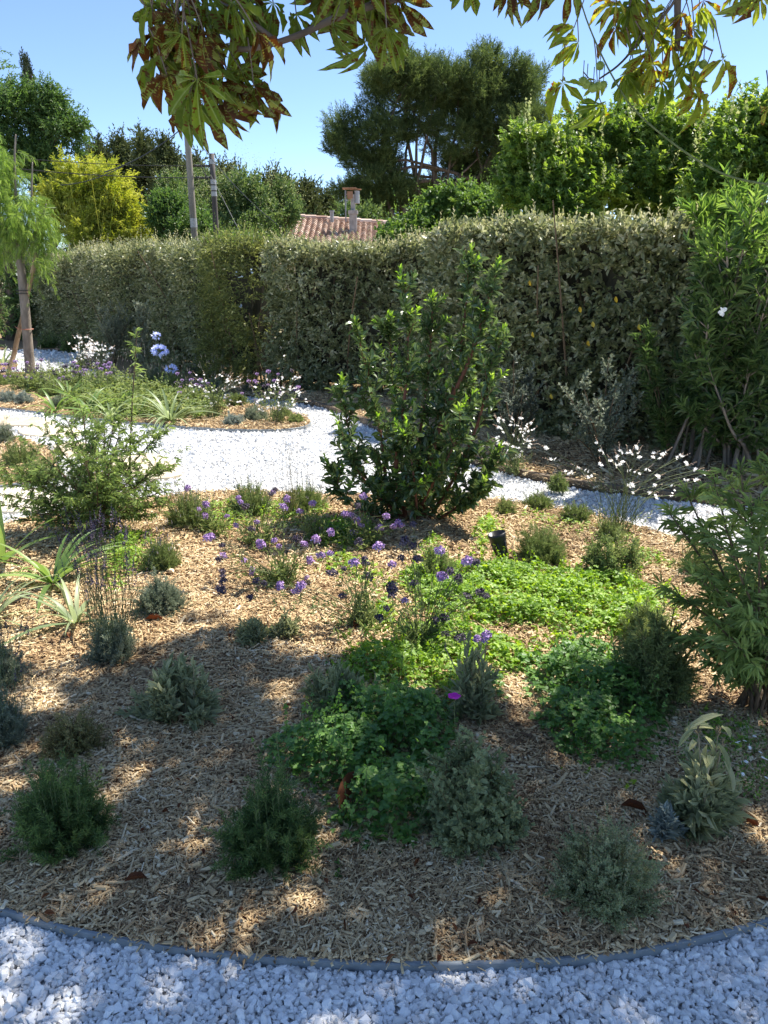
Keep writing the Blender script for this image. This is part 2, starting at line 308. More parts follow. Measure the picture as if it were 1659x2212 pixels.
def groundmat(name, cols, scale, bump, vor=None):
    m, nt, N, L, B, O = newmat(name)
    g = N.new('ShaderNodeNewGeometry')
    nz = N.new('ShaderNodeTexNoise'); nz.inputs['Scale'].default_value = scale; nz.inputs['Detail'].default_value = 8; nz.inputs['Roughness'].default_value = .7; L.new(g.outputs['Position'], nz.inputs['Vector'])
    src = nz.outputs['Fac']
    if vor:
        vo = N.new('ShaderNodeTexVoronoi'); vo.inputs['Scale'].default_value = vor; L.new(g.outputs['Position'], vo.inputs['Vector'])
        mx = N.new('ShaderNodeMath'); mx.operation = 'MULTIPLY_ADD'; L.new(vo.outputs['Distance'], mx.inputs[0]); mx.inputs[1].default_value = -.7
        ad = N.new('ShaderNodeMath'); ad.operation = 'ADD'; ad.inputs[1].default_value = .3; L.new(nz.outputs['Fac'], ad.inputs[0]); L.new(ad.outputs[0], mx.inputs[2]); src = mx.outputs[0]
    r = ramp(N, [(.3+.4*i/(len(cols)-1), c) for i, c in enumerate(cols)]); L.new(src, r.inputs[0]); L.new(r.outputs[0], B.inputs['Base Color'])
    bp = N.new('ShaderNodeBump'); bp.inputs['Strength'].default_value = bump; bp.inputs['Distance'].default_value = .01; L.new(src, bp.inputs['Height']); L.new(bp.outputs[0], B.inputs['Normal'])
    B.inputs['Roughness'].default_value = .9; return m
M['g_soil'] = groundmat('dry_ground', [(.14, .11, .06), (.2, .17, .09), (.28, .23, .13)], 3, .3)
M['g_gravel'] = groundmat('gravel_bed', [(.45, .45, .45), (.72, .72, .72), (.82, .82, .82)], 30, .5, 70)
M['g_mulch'] = groundmat('mulch_bed', [(.10, .055, .025), (.24, .15, .07), (.46, .31, .17)], 70, 1.0)
# ---------------------------------------------------------------- vectorised plant growth
def basis(d, up, jit=.0):
    d = nrm(d); up = np.broadcast_to(np.asarray(up, float), d.shape)+rng.normal(0, 1, d.shape)*jit
    y = nrm(np.cross(up, d)); z = np.cross(d, y)
    return d, y, z
def mats(d, up, ll, lw, jit=0.):
    x, y, z = basis(d, up, jit); n = len(d)
    ll = np.broadcast_to(ll, (n,))[:, None]; lw = np.broadcast_to(lw, (n,))[:, None]
    return np.stack([x*ll, y*lw, z*ll], -1)
def curve(P0, D, L, B, t):                # (n,3),(n,3),(n,),(n,3),(m,) -> (n,m,3) points, tangents
    tt = np.asarray(t)[None, :, None]; L3 = np.asarray(L)[:, None, None]
    P = P0[:, None]+D[:, None]*L3*tt+B[:, None]*(L3*tt)**2
    Tn = nrm(D[:, None]+2*B[:, None]*L3*tt)
    return P, Tn
def leafy(mb, P0, D, L, B, m, ll, lw, ang, tmpl, t0=0., t1=1., jang=.25, taper=.5, grav=0., phyl=2.4, rj=.15, upb=None, whorl=1, rnd=None, bigmid=False, upj=.25):
    n = len(P0)
    if n == 0: return
    t = np.linspace(t0, t1, m)
    P, Tn = curve(P0, D, L, B, t); P = P+rng.normal(0, 1, P.shape)*.0
    a = nrm(np.cross(Tn, np.array([.3, .5, .81]))); b = np.cross(Tn, a)
    sz = 1-taper*t
    if bigmid: sz = .5+.9*np.sin(np.pi*np.clip(t*.85+.1, 0, 1))*.7
    for w in range(whorl):
        ph = rng.random((n, 1))*6.28+np.arange(m)[None]*phyl+w*2*math.pi/whorl+rng.normal(0, .3, (n, m))
        an = ang*(1-.45*t[None])+rng.normal(0, jang, (n, m))
        rad = np.cos(ph)[..., None]*a+np.sin(ph)[..., None]*b
        d = np.cos(an)[..., None]*Tn+np.sin(an)[..., None]*rad; d = d+np.array([0, 0, -grav]); d = d.reshape(-1, 3)
        s = (sz[None]*(1+rng.normal(0, rj, (n, m)))).ravel()
        up = Tn.reshape(-1, 3) if upb is None else np.broadcast_to(upb, d.shape)
        Mx = mats(d, up, ll*s, lw*s, upj)
        r = None if rnd is None else np.clip(np.repeat(rnd, m)*.6+rng.random(n*m)*.4, 0, 1)
        mb.inst(tmpl, P.reshape(-1, 3), Mx, r)
def stems(mb, P0, D, L, B, r0, r1, segs=4, sides=3):
    P, _ = curve(P0, D, L, B, np.linspace(0, 1, segs+1)); R = np.linspace(1, 0, segs+1)[None]*(r0-r1)+r1
    mb.tubes(P, np.broadcast_to(R, P.shape[:2]), sides)
def hemi(n, zmin=0.05):
    z = zmin+(1-zmin)*rng.random(n)**.8; th = rng.random(n)*2*math.pi; r = np.sqrt(1-z*z)
    return np.stack([r*np.cos(th), r*np.sin(th), z], 1)
def spec(u, vb, vt, w, push=.25):
    g = gp(u, vb); dep = g[1]*cp+CAMZ*sp; W = w/F*dep; g = g*1.0; k = (g[1]+W*push)/g[1]; g[0] *= k; g[1] *= k
    H = ap(u, vt, g[1])[2]-g[2]
    return g, H, W
def bush(name, label, cat, sp_, n, m, ll, lw, ang, tmpl, fmat, smat, group=None, r0=.25, lo=.55, bend=.25, sr=.0015, t0=.12, tip=None, zmin=.05, taper=.4, grav=0, whorl=1, flower=None, jang=.25, push=.25, bigmid=False, upright=0, side=None):
    g, H, W = spec(*sp_, push=push)
    o = thing(name, label, cat, g, group)
    W *= .9; H *= .92; n = int(n*1.4); r0 += .12; lo += .0
    h = hemi(n, zmin*.5); rad = lo+(1-lo)*rng.random(n)**.7; rad *= 1+.2*np.sin(h[:, 0]*5+g[0]*9)*np.cos(h[:, 1]*6+g[1]*5); rad = np.where(rng.random(n) < .08, rad*1.22, rad)
    tipp = h*np.array([W/2, W/2, H])*rad[:, None]; tipp[:, :2] *= (1-upright*.5*h[:, 2:3]) if upright else 1
    base = np.concatenate([tipp[:, :2]*r0, np.zeros((n, 1))], 1)+rng.normal(0, W*.02, (n, 3))*[1, 1, 0]
    V = tipp-base; out = nrm(h*[1, 1, 0]+1e-6)
    L = np.linalg.norm(V, axis=1); B = (np.array([0, 0, 1.])-out*.5)*bend/np.maximum(L, .05)[:, None]*.5
    D = (V-B*(L**2)[:, None])/L[:, None]
    P0 = base+g
    mb = MB(); leafy(mb, P0, D, L, B, m, ll, lw, ang, tmpl, t0, 1, jang, taper, grav, whorl=whorl, rnd=rng.random(n), bigmid=bigmid)
    sb = MB(); stems(sb, P0, D, L, B, sr*2, sr*.7)
    if side:
        k_, sl_, m_ = side
        for q in range(k_):
            tq = rng.uniform(.3, .97, n); Pq = P0+D*(L*tq)[:, None]+B*((L*tq)**2)[:, None]; Dq = nrm(out*.5+D*.7+rng.normal(0, .55, (n, 3))+[0, 0, .15]); Lq = sl_*rng.uniform(.5, 1.3, n); Bq = np.zeros((n, 3)); Bq[:, 2] = 1.5
            ok = (Pq[:, 2]+Dq[:, 2]*Lq) > g[2]+.005
            leafy(mb, Pq[ok], Dq[ok], Lq[ok], Bq[ok], m_, ll, lw, ang*1.1, tmpl, .15, 1, jang, taper, grav, whorl=whorl, rnd=rng.random(ok.sum())); stems(sb, Pq[ok], Dq[ok], Lq[ok], Bq[ok], sr*.8, sr*.5, 3)
    mb.build('foliage', fmat, o); sb.build('stems', smat, o)
    return o, g, H, W, P0+V
def spikes(o, P, D, L, bl, br, mat, smat, name='flower_spikes', sr=.0012, bend=.1, curl=0):
    # thin stalks each ended by a lumpy spike
    n = len(P); B = rng.normal(0, 1, (n, 3))*bend*[1, 1, .2]
    sb = MB(); stems(sb, P, D, L, B, sr, sr*.7, 5, 3); sb.build('flower_stalks', smat, o)
    mb = MB(); E, Tn = curve(P, D, L, B, np.array([1.0])); E = E[:, 0]; Tn = Tn[:, 0]
    leafy(mb, E, Tn, np.full(n, bl)*(1+rng.normal(0, .25, n)).clip(.4, 1.8), np.zeros((n, 3))+rng.normal(0, curl, (n, 3)), 14, br, br*.55, 1.0, LEAF2, 0, 1, .25, .5, whorl=2)
    return mb.build(name, mat, o)
# ---------------------------------------------------------------- beds and ground
def px(L): return [gp(u, v)[:2] for u, v in L]
def smoothc(P, it=2, closed=True):
    P = np.array(P, float)
    for _ in range(it):
        Q = np.roll(P, -1, 0) if closed else P[1:]
        A = P if closed else P[:-1]
        N = np.empty((2*len(A), 2)); N[0::2] = A*.75+Q*.25; N[1::2] = A*.25+Q*.75
        if not closed: N = np.concatenate([P[:1], N, P[-1:]])
        P = N
    return P
near = [(-500, 1700), (-260, 1855), (0, 1968), (180, 2018), (430, 2058), (700, 2080), (920, 2086), (1150, 2080), (1350, 2062), (1520, 2028), (1659, 1990), (1900, 1890), (2200, 1700)]
main_bed = smoothc(px(near+[(2300, 1430), (1900, 1290), (1659, 1218), (1470, 1163), (1280, 1110), (1055, 1076), (900, 1068), (700, 1070), (600, 1063), (460, 1060), (300, 1080), (120, 1112), (-100, 1150), (-420, 1260)]), 2)
island = smoothc(px([(-300, 862), (0, 880), (125, 896), (280, 912), (450, 927), (600, 930), (665, 922), (674, 908), (645, 893), (560, 880), (430, 852), (330, 832), (240, 818), (130, 808), (0, 802), (-300, 795)]), 2)
gaura_bed = smoothc(px([(152, 786), (250, 806), (330, 820), (500, 850), (645, 866), (745, 892), (880, 958), (1080, 1016), (1230, 1050), (1520, 1083), (1700, 1098), (2100, 1150), (2500, 1000), (1500, 900), (900, 830), (300, 760), (170, 766)]), 2)
left_bed = smoothc(px([(-300, 920), (0, 938), (60, 950), (115, 972), (128, 1000), (90, 1035), (0, 1052), (-300, 1080)]), 2)
far_bed = smoothc([(-30, 15.5), (-8.6, 17.6), (-6.3, 17.0), (-5.9, 18.5), (-12, 26), (-30, 26)], 1)
far_left = smoothc(px([(-400, 770), (20, 776), (42, 785), (30, 800), (-400, 815)]), 1)
beds = [main_bed, island, gaura_bed, left_bed, far_bed, far_left]
def sheet(name, poly, z, mat, kind='structure', label=None):
    me = bpy.data.meshes.new(name); me.from_pydata([(x, y, z) for x, y in poly], [], [tuple(range(len(poly)))]); me.update()
    if me.polygons[0].normal.z < 0: me.flip_normals()
    me.materials.append(mat); o = bpy.data.objects.new(name, me); COL.objects.link(o); o['kind'] = kind
    if label: o['label'] = label
    return o
sheet('ground', [(-400, -60), (400, -60), (400, 700), (-400, 700)], -.012, M['g_soil'])
sheet('gravel_path', [(-16, -4), (8, -4), (8, 4), (4, 6.5), (-2, 12), (-8, 21), (-16, 21)], 0, M['g_gravel'])
for nm, b in zip(['planting_bed', 'island_bed', 'hedge_bed', 'corner_bed', 'far_bed', 'edge_bed'], beds): sheet(nm, b, .03, M['g_mulch'])
def bedpoly(x, y):
    r = np.zeros(np.shape(x), bool)
    for b in beds: r |= inpoly(x, y, b)
    return r
def frust(x, y, mar=250, z=0):
    u, v = proj(np.stack([x, y, np.full_like(x, z)], -1)); return (u > -mar) & (u < 1659+mar) & (v < 2212+200) & (y > -2)
# edging strips
def strip(name, poly, label, w=.012, z0=-.01, z1=.038, closed=True, mat='edging', group=None, cat='edging'):
    P = np.array(poly); n = len(P); mb = MB()
    tg = (np.roll(P, -1, 0)-np.roll(P, 1, 0)) if closed else np.gradient(P, axis=0)
    tg = nrm(tg); nr = np.stack([-tg[:, 1], tg[:, 0]], 1)
    A = P+nr*w/2; Bq = P-nr*w/2; prof = [(A, z0), (A, z1-.002), (A*.8+Bq*.2, z1), (Bq*.8+A*.2, z1), (Bq, z1-.002), (Bq, z0)]
    V = np.concatenate([np.concatenate([q, np.full((n, 1), z)], 1) for q, z in prof]); fs = []
    for k in range(5):
        for i in range(n if closed else n-1):
            j = (i+1) % n; fs.append((k*n+i, k*n+j, (k+1)*n+j, (k+1)*n+i))
    mb.poly(V, fs); o = mb.build(name, M[mat]); tag(o, label, cat, group); return o
strip('garden_edging', smoothc(main_bed, 1), 'thin grey edging strip curving round the nearest mulch bed')
strip('garden_edging', smoothc(island, 1), 'thin edging strip round the rounded island bed across the gravel')
strip('garden_edging', smoothc(left_bed, 1), 'thin edging strip round the small corner bed at left')
strip('timber_edging', smoothc([gp(u, v)[:2] for u, v in [(500, 846), (645, 864), (750, 893), (870, 950), (1080, 1013), (1230, 1047), (1520, 1080), (1720, 1097)]], 2, False), 'low timber board along the foot of the hedge bed', .05, -.01, .07, False, 'timber')
# gravel stones
def hull(n, rad=1., flat=.75):
    import bmesh
    bm = bmesh.new(); p = nrm(rng.normal(0, 1, (n, 3)))*(.8+.35*rng.random((n, 1)))*[1.15, .9, flat]*rad
    for q in p: bm.verts.new(q)
    r = bmesh.ops.convex_hull(bm, input=bm.verts); bmesh.ops.delete(bm, geom=[v for v in bm.verts if not v.link_faces], context='VERTS')
    bmesh.ops.triangulate(bm, faces=bm.faces); bm.verts.index_update()
    v = [tuple(q.co) for q in bm.verts]; t = [tuple(x.index for x in f.verts) for f in bm.faces]; bm.free()
    return T(v, t, [(0, 0)]*len(v))
hulls = [hull(13) for _ in range(8)]; hulls_lo = [hull(8) for _ in range(6)]
def rotz(n, tilt=.6):
    q = rng.normal(0, 1, (n, 3))*[tilt, tilt, 1]; d = nrm(rng.normal(0, 1, (n, 3))*[1, 1, tilt]); up = nrm(np.array([0, 0, 1.])+rng.normal(0, tilt, (n, 3)))
    x, y, z = basis(d, up); return np.stack([x, y, z], -1)
gb = MB()
def stones(x0, x1, y0, y1, sp_, r, hl, zz=.006, layers=1, mar=250):
    for l in range(layers):
        X, Y = np.meshgrid(np.arange(x0, x1, sp_), np.arange(y0, y1, sp_)); X = X.ravel(); Y = Y.ravel()
        X = X+rng.uniform(-.55, .55, X.size)*sp_; Y = Y+rng.uniform(-.55, .55, Y.size)*sp_
        k = ~bedpoly(X, Y) & frust(X, Y, mar); X = X[k]; Y = Y[k]; n = len(X); s = r*np.clip(rng.lognormal(0, .33, n), .45, 2.1)
        Z = .1*r+s*.45+l*r*.5+rng.random(n)*r*.3
        ids = rng.integers(0, len(hl), n)
        for q in range(len(hl)):
            w = ids == q; gb.inst(hl[q], np.stack([X, Y, Z], 1)[w], rotz(w.sum())*s[w][:, None, None])
stones(-1.6, 1.6, .9, 2.1, .0122, .0077, hulls, layers=3)
stones(-3, 3, -1.5, .9, .04, .016, hulls_lo, mar=9999)
stones(-5, 6, 3.4, 6.6, .022, .0105, hulls_lo, mar=120)
stones(-7, 2, 6.6, 9.5, .03, .0135, hulls_lo, mar=60)
stones(-9, 1, 9.5, 14, .05, .018, hulls_lo, mar=60)
stones(-12, -2, 14, 21, .09, .025, hulls_lo, mar=60)
tag(gb.build('gravel', M['stone']), 'white angular marble gravel covering the garden paths', kind='stuff')
# wood chip mulch
CHIP = T([(-.5, -.5, 0), (.5, -.4, 0), (.5, .45, 0), (-.5, .5, 0), (-.42, -.3, 1), (.44, -.25, 1), (.42, .3, 1), (-.45, .28, 1)],
         [(4, 5, 6), (4, 6, 7), (0, 1, 5), (0, 5, 4), (1, 2, 6), (1, 6, 5), (2, 3, 7), (2, 7, 6), (3, 0, 4), (3, 4, 7)], [(0, 0)]*8)
CHIP2 = T([(-.5, -.3, 0), (.1, -.5, 0), (.5, .0, 0), (.3, .5, 0), (-.4, .4, 0), (0, 0, .9)], [(0, 1, 5), (1, 2, 5), (2, 3, 5), (3, 4, 5), (4, 0, 5)], [(0, 0)]*6)
cb = MB()
def chips(poly, y0, y1, dens, sc, mar=200, sliver=True):
    P = np.array(poly); x0, x1 = P[:, 0].min(), P[:, 0].max(); y0 = max(y0, P[:, 1].min()); y1 = min(y1, P[:, 1].max())
    if y1 <= y0: return
    xa = max(x0, -1.05*(y1*.56+1.2)); xb = min(x1, 1.05*(y1*.56+1.2)); n = int((xb-xa)*(y1-y0)*dens)
    X = rng.uniform(xa, xb, n); Y = rng.uniform(y0, y1, n); k = inpoly(X, Y, poly) & frust(X, Y, mar); X = X[k]; Y = Y[k]; n = len(X)
    Z = .028+rng.random(n)**1.5*.016*sc+.006*np.sin(X*9+Y*4)*np.cos(Y*7-X*3)
    th = rng.random(n)*math.pi; tl = rng.normal(0, .22, n); d = np.stack([np.cos(th)*np.cos(tl), np.sin(th)*np.cos(tl), np.sin(tl)], 1)
    x, y, z = basis(d, np.array([0, 0, 1.]), .25)
    L = np.clip(rng.lognormal(math.log(.015), .65, n), .004, .075)*sc; W = np.clip(rng.lognormal(math.log(.0036), .5, n), .0012, .016)*sc; H = W*.45
    big = rng.random(n) < .02; W = np.where(big, W*2.0, W)
    Mx = np.stack([x*L[:, None], y*W[:, None], z*H[:, None]], -1); rnd = np.clip(rng.normal(.5, .22, n), 0, 1)
    w = rng.random(n) < .85; Pn = np.stack([X, Y, Z], 1)
    cb.inst(CHIP, Pn[w], Mx[w], rnd[w]); cb.inst(CHIP2, Pn[~w], Mx[~w], rnd[~w])
chips(main_bed, 1.2, 2.1, 44000, 1.0, 650); chips(main_bed, 2.1, 2.9, 30000, 1.12, 500); chips(main_bed, 2.9, 3.9, 15000, 1.3, 400); chips(main_bed, 3.9, 6.2, 8000, 1.6, 300)
chips(gaura_bed, 5, 12, 2600, 2.2, 50); chips(island, 8, 12, 3000, 2.2, 30); chips(left_bed, 6, 10, 3000, 2.0, 30)
tag(cb.build('wood_chips', M['chip']), 'pale brown shredded wood chip mulch covering the beds', kind='stuff')
# stepping slabs
def slab(pts, label):
    P = smoothc(px(pts), 1); n = len(P); c = P.mean(0); mb = MB()
    P = P+rng.normal(0, .02, P.shape); In = c+(P-c)*.97
    V = np.concatenate([np.c_[P, np.zeros(n)], np.c_[P, np.full(n, .024)], np.c_[In, np.full(n, .03)]])
    fs = [(i, (i+1) % n, n+(i+1) % n, n+i) for i in range(n)]+[(n+i, n+(i+1) % n, 2*n+(i+1) % n, 2*n+i) for i in range(n)]+[tuple(2*n+i for i in range(n))]
    mb.poly(V, fs, rng.random()); o = mb.build('stepping_stone', M['sand']); tag(o, label, 'stepping stone', 'sandstone stepping stones in the gravel')
slab([(-60, 884), (20, 890), (22, 902), (-60, 904)], 'pale sandstone slab cut by the left picture edge beside the island bed')
slab([(-40, 906), (60, 900), (118, 906), (110, 917), (0, 920), (-40, 918)], 'large pinkish sandstone slab below the island bed at left')
slab([(35, 922), (115, 917), (185, 924), (175, 940), (90, 944), (50, 936)], 'yellowish sandstone slab behind the airy palmate shrub')
slab([(112, 957), (178, 950), (200, 968), (160, 985), (118, 978)], 'small sandstone slab seen through the top of the airy shrub')
slab([(230, 985), (330, 975), (400, 1000), (390, 1030), (270, 1035)], 'broad sandstone slab seen through the right side of the airy shrub')
slab([(-80, 1060), (60, 1050), (150, 1072), (90, 1100), (-60, 1108)], 'broad sandstone slab at the left beneath the airy shrub')
# ---------------------------------------------------------------- hedges
def hedge(name, label, pts, H, th, dens, ll, lw, mat, tipmat, group, tmpl=LEAF4, seed=0, core=True, tw=.16, tops=1.0, wav=.06, ragged=.1, z0=.0, ang=.9, m=6, fx=None):
    pts = np.array(pts, float); o = thing(name, label, 'hedge', (*pts[0], 0), group)
    mb = MB(); tb = MB(); sb = MB(); cbm = MB()
    def off(x, z): return wav*(np.sin(x*1.7+seed)+.7*np.sin(x*3.9+z*2.3+seed)+.5*np.sin(z*5+x*1.1))
    for i in range(len(pts)-1):
        a, b = pts[i], pts[i+1]; d = b-a; Ls = np.linalg.norm(d); d = d/Ls; nr = np.array([d[1], -d[0]])
        if nr@(-a) < 0: nr = -nr
        faces = [('f', Ls*H, 1.25), ('t', Ls*th, 1.5*tops), ('b', Ls*H, .25)]
        if i == 0: faces.append(('l', th*H, .9))
        if i == len(pts)-2: faces.append(('r', th*H, .5))
        for fc, A, k in faces:
            n = int(A*dens*k); s = rng.random(n)*Ls; z = z0+rng.random(n)*(H-z0); q = rng.random(n)*th
            dep = -rng.random(n)**1.6*.24
            hh = H+wav*.6*np.sin(s*2.1+seed)+.03*np.sin(s*7)
            if fc == 'f': P = a+d*s[:, None]+nr*(off(s, z)+dep)[:, None]; N3 = np.r_[nr, .25]
            elif fc == 'b': P = a+d*s[:, None]-nr*(th+off(s, z))[:, None]; N3 = np.r_[-nr, .25]
            elif fc == 't': P = a+d*s[:, None]-nr*q[:, None]; z = hh+dep*.6+.02*rng.normal(0, 1, n); N3 = np.r_[0, 0, 1.]
            elif fc == 'l': P = a-d*(off(q, z)+dep)[:, None]-nr*q[:, None]; N3 = np.r_[-d, .2]
            else: P = b+d*(off(q, z)+dep)[:, None]-nr*q[:, None]; N3 = np.r_[d, .2]
            if fc != 't': z = np.minimum(z, hh)
            hn = np.sin(s*2.7+seed*3)*np.sin(z*3.1+seed)+.6*np.sin(s*6.3+z*5.1)+.4*np.sin(s*13+z*11+seed); kp = (rng.random(n) > np.clip(hn*.75-.4, 0, .55)) | (fc == 't'); P = P[kp]; z = z[kp]; n = len(P); hh = hh[kp]; dep = dep[kp]
            P3 = np.c_[P, z]; D = nrm(N3+rng.normal(0, .55, (n, 3))+[0, 0, .25])
            if fc == 't': D = nrm(np.array([0, 0, .8])+rng.normal(0, .6, (n, 3)))
            L = tw*(.5+rng.random(n)); 
            Bq = np.zeros((n, 3)); Bq[:, 2] = -.6 if fc != 't' else 0
            leafy(mb, P3-D*tw*.6, D, L, Bq, m, ll, lw, ang, tmpl, .1, 1, .35, .25, .25 if fc != 't' else 0, rnd=rng.random(n))
            if fc == 't':
                w = rng.random(n) < ragged; kk = w.sum()
                D2 = nrm(np.array([0, 0, 1.])+rng.normal(0, .3, (kk, 3))); L2 = tw*(.6+1.3*rng.random(kk)**2)
                leafy(tb, P3[w], D2, L2, np.zeros((kk, 3)), 8, ll*.7, lw*.7, .7, tmpl, .1, 1, .3, .5)
                stems(sb, P3[w]-D2*.1, D2, L2+.1, np.zeros((kk, 3)), .002, .001)
        # solid box added as core, dark to stand in for shade between leaves
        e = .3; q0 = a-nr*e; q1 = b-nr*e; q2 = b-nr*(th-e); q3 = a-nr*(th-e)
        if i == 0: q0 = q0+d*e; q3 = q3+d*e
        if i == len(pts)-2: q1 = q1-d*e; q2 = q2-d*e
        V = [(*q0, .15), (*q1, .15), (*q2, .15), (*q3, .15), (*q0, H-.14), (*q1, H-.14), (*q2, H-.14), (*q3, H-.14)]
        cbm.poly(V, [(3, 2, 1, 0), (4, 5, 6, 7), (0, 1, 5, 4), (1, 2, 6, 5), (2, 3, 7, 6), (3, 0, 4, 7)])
        ns = int(Ls*14); s = rng.random(ns)*Ls; P = np.c_[a+d*s[:, None]-nr*(.12+rng.random(ns)*(th-.4))[:, None], np.zeros(ns)]
        stems(sb, P, nrm(np.array([0, 0, 1.])+rng.normal(0, .15, (ns, 3))), rng.uniform(1., 1.9, ns)*H/2.1, rng.normal(0, .06, (ns, 3)), .014, .006, 5, 5)
    mb.build('foliage', mat, o); cbm.build('dark_core_box', M['dark_core'], o); sb.build('stems', M['stem_brown'], o)
    if ragged > 0: tb.build('new_shoots', tipmat, o)['kind'] = 'stuff'
    if fx: fx(o, pts)
    return o
GH = 'clipped evergreen hedges behind the gravel path'
def yellow_leaves(o, pts):
    mb = MB()
    for (u, v) in [(1252, 662), (1280, 694), (1150, 716), (1144, 605), (1330, 640), (1190, 850), (1270, 735), (1380, 700)]:
        a, b = pts[0], pts[1]; d = nrm(b-a); nr = np.array([d[1], -d[0]]); nr = nr if nr@(-a) > 0 else -nr
        r = ray(u, v); A = a+nr*.13; t = ((A-0)@nr)/(r[:2]@nr); P = np.array([[0, 0, CAMZ]])+r*t
        mb.inst(LEAF4, P, mats(np.array([[.2, -.2, -1.]]), np.r_[nr, .2], .06, .035, .2))
    mb.build('yellow_leaves', M['yellow'], o)
hedge('hedge', 'tall olive green clipped hedge at right, ends squarely behind the glossy shrub', [(.42, 8.75), (2.9, 6.65), (5.4, 4.4)], 2.06, 1.0, 360, .076, .038, M['elaeagnus'], M['elae_new'], GH, tw=.12, wav=.04, m=6, ragged=.14, fx=yellow_leaves)
hedge('hedge', 'middle clipped hedge in front of the tiled roof, dark hollow at its right end', [(-1.62, 11.0), (.9, 9.9)], 1.97, 1.0, 360, .07, .034, M['elaeagnus'], M['elae_new'], GH, seed=2, tw=.15, ragged=.2, wav=.07)
hedge('hedge', 'long clipped hedge receding to the far left behind the agapanthus', [(-9.3, 20.6), (-2.78, 12.5)], 2.04, 1.1, 210, .085, .042, M['elaeagnus'], M['elae_new'], GH, tmpl=LEAF2, seed=4, tw=.2, ragged=.2, wav=.08)
def blue_flowers(o, pts):
    for (u, v) in [(512, 592), (519, 602), (545, 587), (520, 662)]:
        c = ap(u, v, 11.6+(u-500)*.0); fb = MB(); n = 9
        d = nrm(rng.normal(0, 1, (n, 3))+[0, -1.2, .5]); fb.inst(ROUND, c+d*.03, mats(rng.normal(0, 1, (n, 3)), d, .03, .025)); fb.build('flower_cluster', M['paleblue_fl'], o)
hedge('flowering_shrub', 'bright green narrow-leaved shrub with pale blue flowers between two hedges', [(-2.8, 12.15), (-1.95, 11.3)], 2.04, 1.0, 300, .075, .024, M['plumbago'], M['olea_pale'], None, tmpl=LEAF2, seed=7, tw=.22, ragged=.3, wav=.12, m=8, ang=.7, fx=blue_flowers)
# ---------------------------------------------------------------- generic tree crowns
def blobpts(blobs, n, inner=.55):
    C_ = np.array([b[0] for b in blobs], float); R = np.array([b[1] for b in blobs], float)
    w = (R[:, 0]*R[:, 1]+R[:, 0]*R[:, 2]+R[:, 1]*R[:, 2]); k = rng.choice(len(blobs), n, p=w/w.sum())
    d = nrm(rng.normal(0, 1, (n, 3))); r = inner+(1-inner)*rng.random(n)**.6
    ph = C_[k, 0]*3
    r = r*(1+.13*np.sin(d[:, 0]*5+ph)*np.sin(d[:, 2]*6+ph)+.08*np.sin(d[:, 1]*9+d[:, 2]*8))
    return C_[k]+d*R[k]*r[:, None], d, k
def lump(blobs, k=9, f=.42):
    out = []
    for c, r in blobs:
        c = np.array(c); r = np.array(r); out.append((c, r*.72))
        for _ in range(k):
            d = nrm(rng.normal(0, 1, 3)+[0, -.2, .35]); s = f*rng.uniform(.65, 1.2); out.append((c+d*r*(1-s*.55), r*s))
    return out
def crown(mb, blobs, n, L, m, ll, lw, tmpl, ang=.8, up=.4, grav=.1, droop=0., inner=.55, jd=.5, taper=.3, upb=None):
    blobs = lump(blobs); P, d, k = blobpts(blobs, n, inner); D = nrm(d+[0, 0, up]+rng.normal(0, jd, d.shape))
    B = np.zeros((n, 3)); B[:, 2] = -droop
    LL = L*(.5+rng.random(n)); P0 = P-D*LL[:, None]*.6
    leafy(mb, P0, D, LL, B, m, ll, lw, ang, tmpl, .1, 1, .35, taper, grav, rnd=rng.random(n), upb=upb)
    return P0, D, LL
def limb(mb, a, b, r0, r1, sag=0., wig=.05, segs=8, sides=7):
    a = np.array(a, float); b = np.array(b, float); t = np.linspace(0, 1, segs+1)[:, None]
    P = a+(b-a)*t; ln = np.linalg.norm(b-a)
    P[:, 2] += sag*ln*np.sin(np.pi*t[:, 0]); w = rng.normal(0, wig*ln, (segs+1, 3)); w[0] = 0; w[-1] = 0
    w = (w+np.roll(w, 1, 0)+np.roll(w, -1, 0))/3; w[0] = 0; w[-1] = 0
    P = P+w; mb.tubes(P[None], (r0+(r1-r0)*t[:, 0])[None], sides); return P
def tree(name, label, cat, base, blobs, n, L, m, ll, lw, tmpl, fmat, bmat, trunks, group=None, tips=None, branches=10, br=.04, up=.4, **kw):
    o = thing(name, label, cat, base, group); mb = MB(); crown(mb, blobs, n, L, m, ll, lw, tmpl, up=up, **kw); mb.build('crown', fmat, o)
    tb = MB()
    for (a, b, r0, r1) in trunks: limb(tb, a, b, r0, r1)
    tb.build('trunk', bmat, o, smooth=True)
    if branches:
        bb = MB()
        for i in range(branches):
            a, b, r0, r1 = trunks[i % len(trunks)]; a = np.array(a); b = np.array(b); q = a+(b-a)*(.35+.65*rng.random())
            c, r = blobs[rng.integers(len(blobs))]; e = np.array(c)+nrm(rng.normal(0, 1, 3))*np.array(r)*.6
            limb(bb, q, e, br, br*.25, .05, .04, 6, 5)
        bb.build('branches', bmat, o, smooth=True)
    if tips:
        tm, tn, tl = tips; tbm = MB(); P, d, k = blobpts(blobs, tn*2, .95); w = d[:, 2] > -.1; P = P[w][:tn]; d = d[w][:tn]
        D = nrm(d*.5+[0, 0, 1.]+rng.normal(0, .2, d.shape)); leafy(tbm, P, D, tl*(.5+rng.random(len(P))), np.zeros_like(P), 7, ll*.55, lw*.55, .6, tmpl, .2, 1, .3, .5); tbm.build('new_shoots', tm, o)['kind'] = 'stuff'
    return o
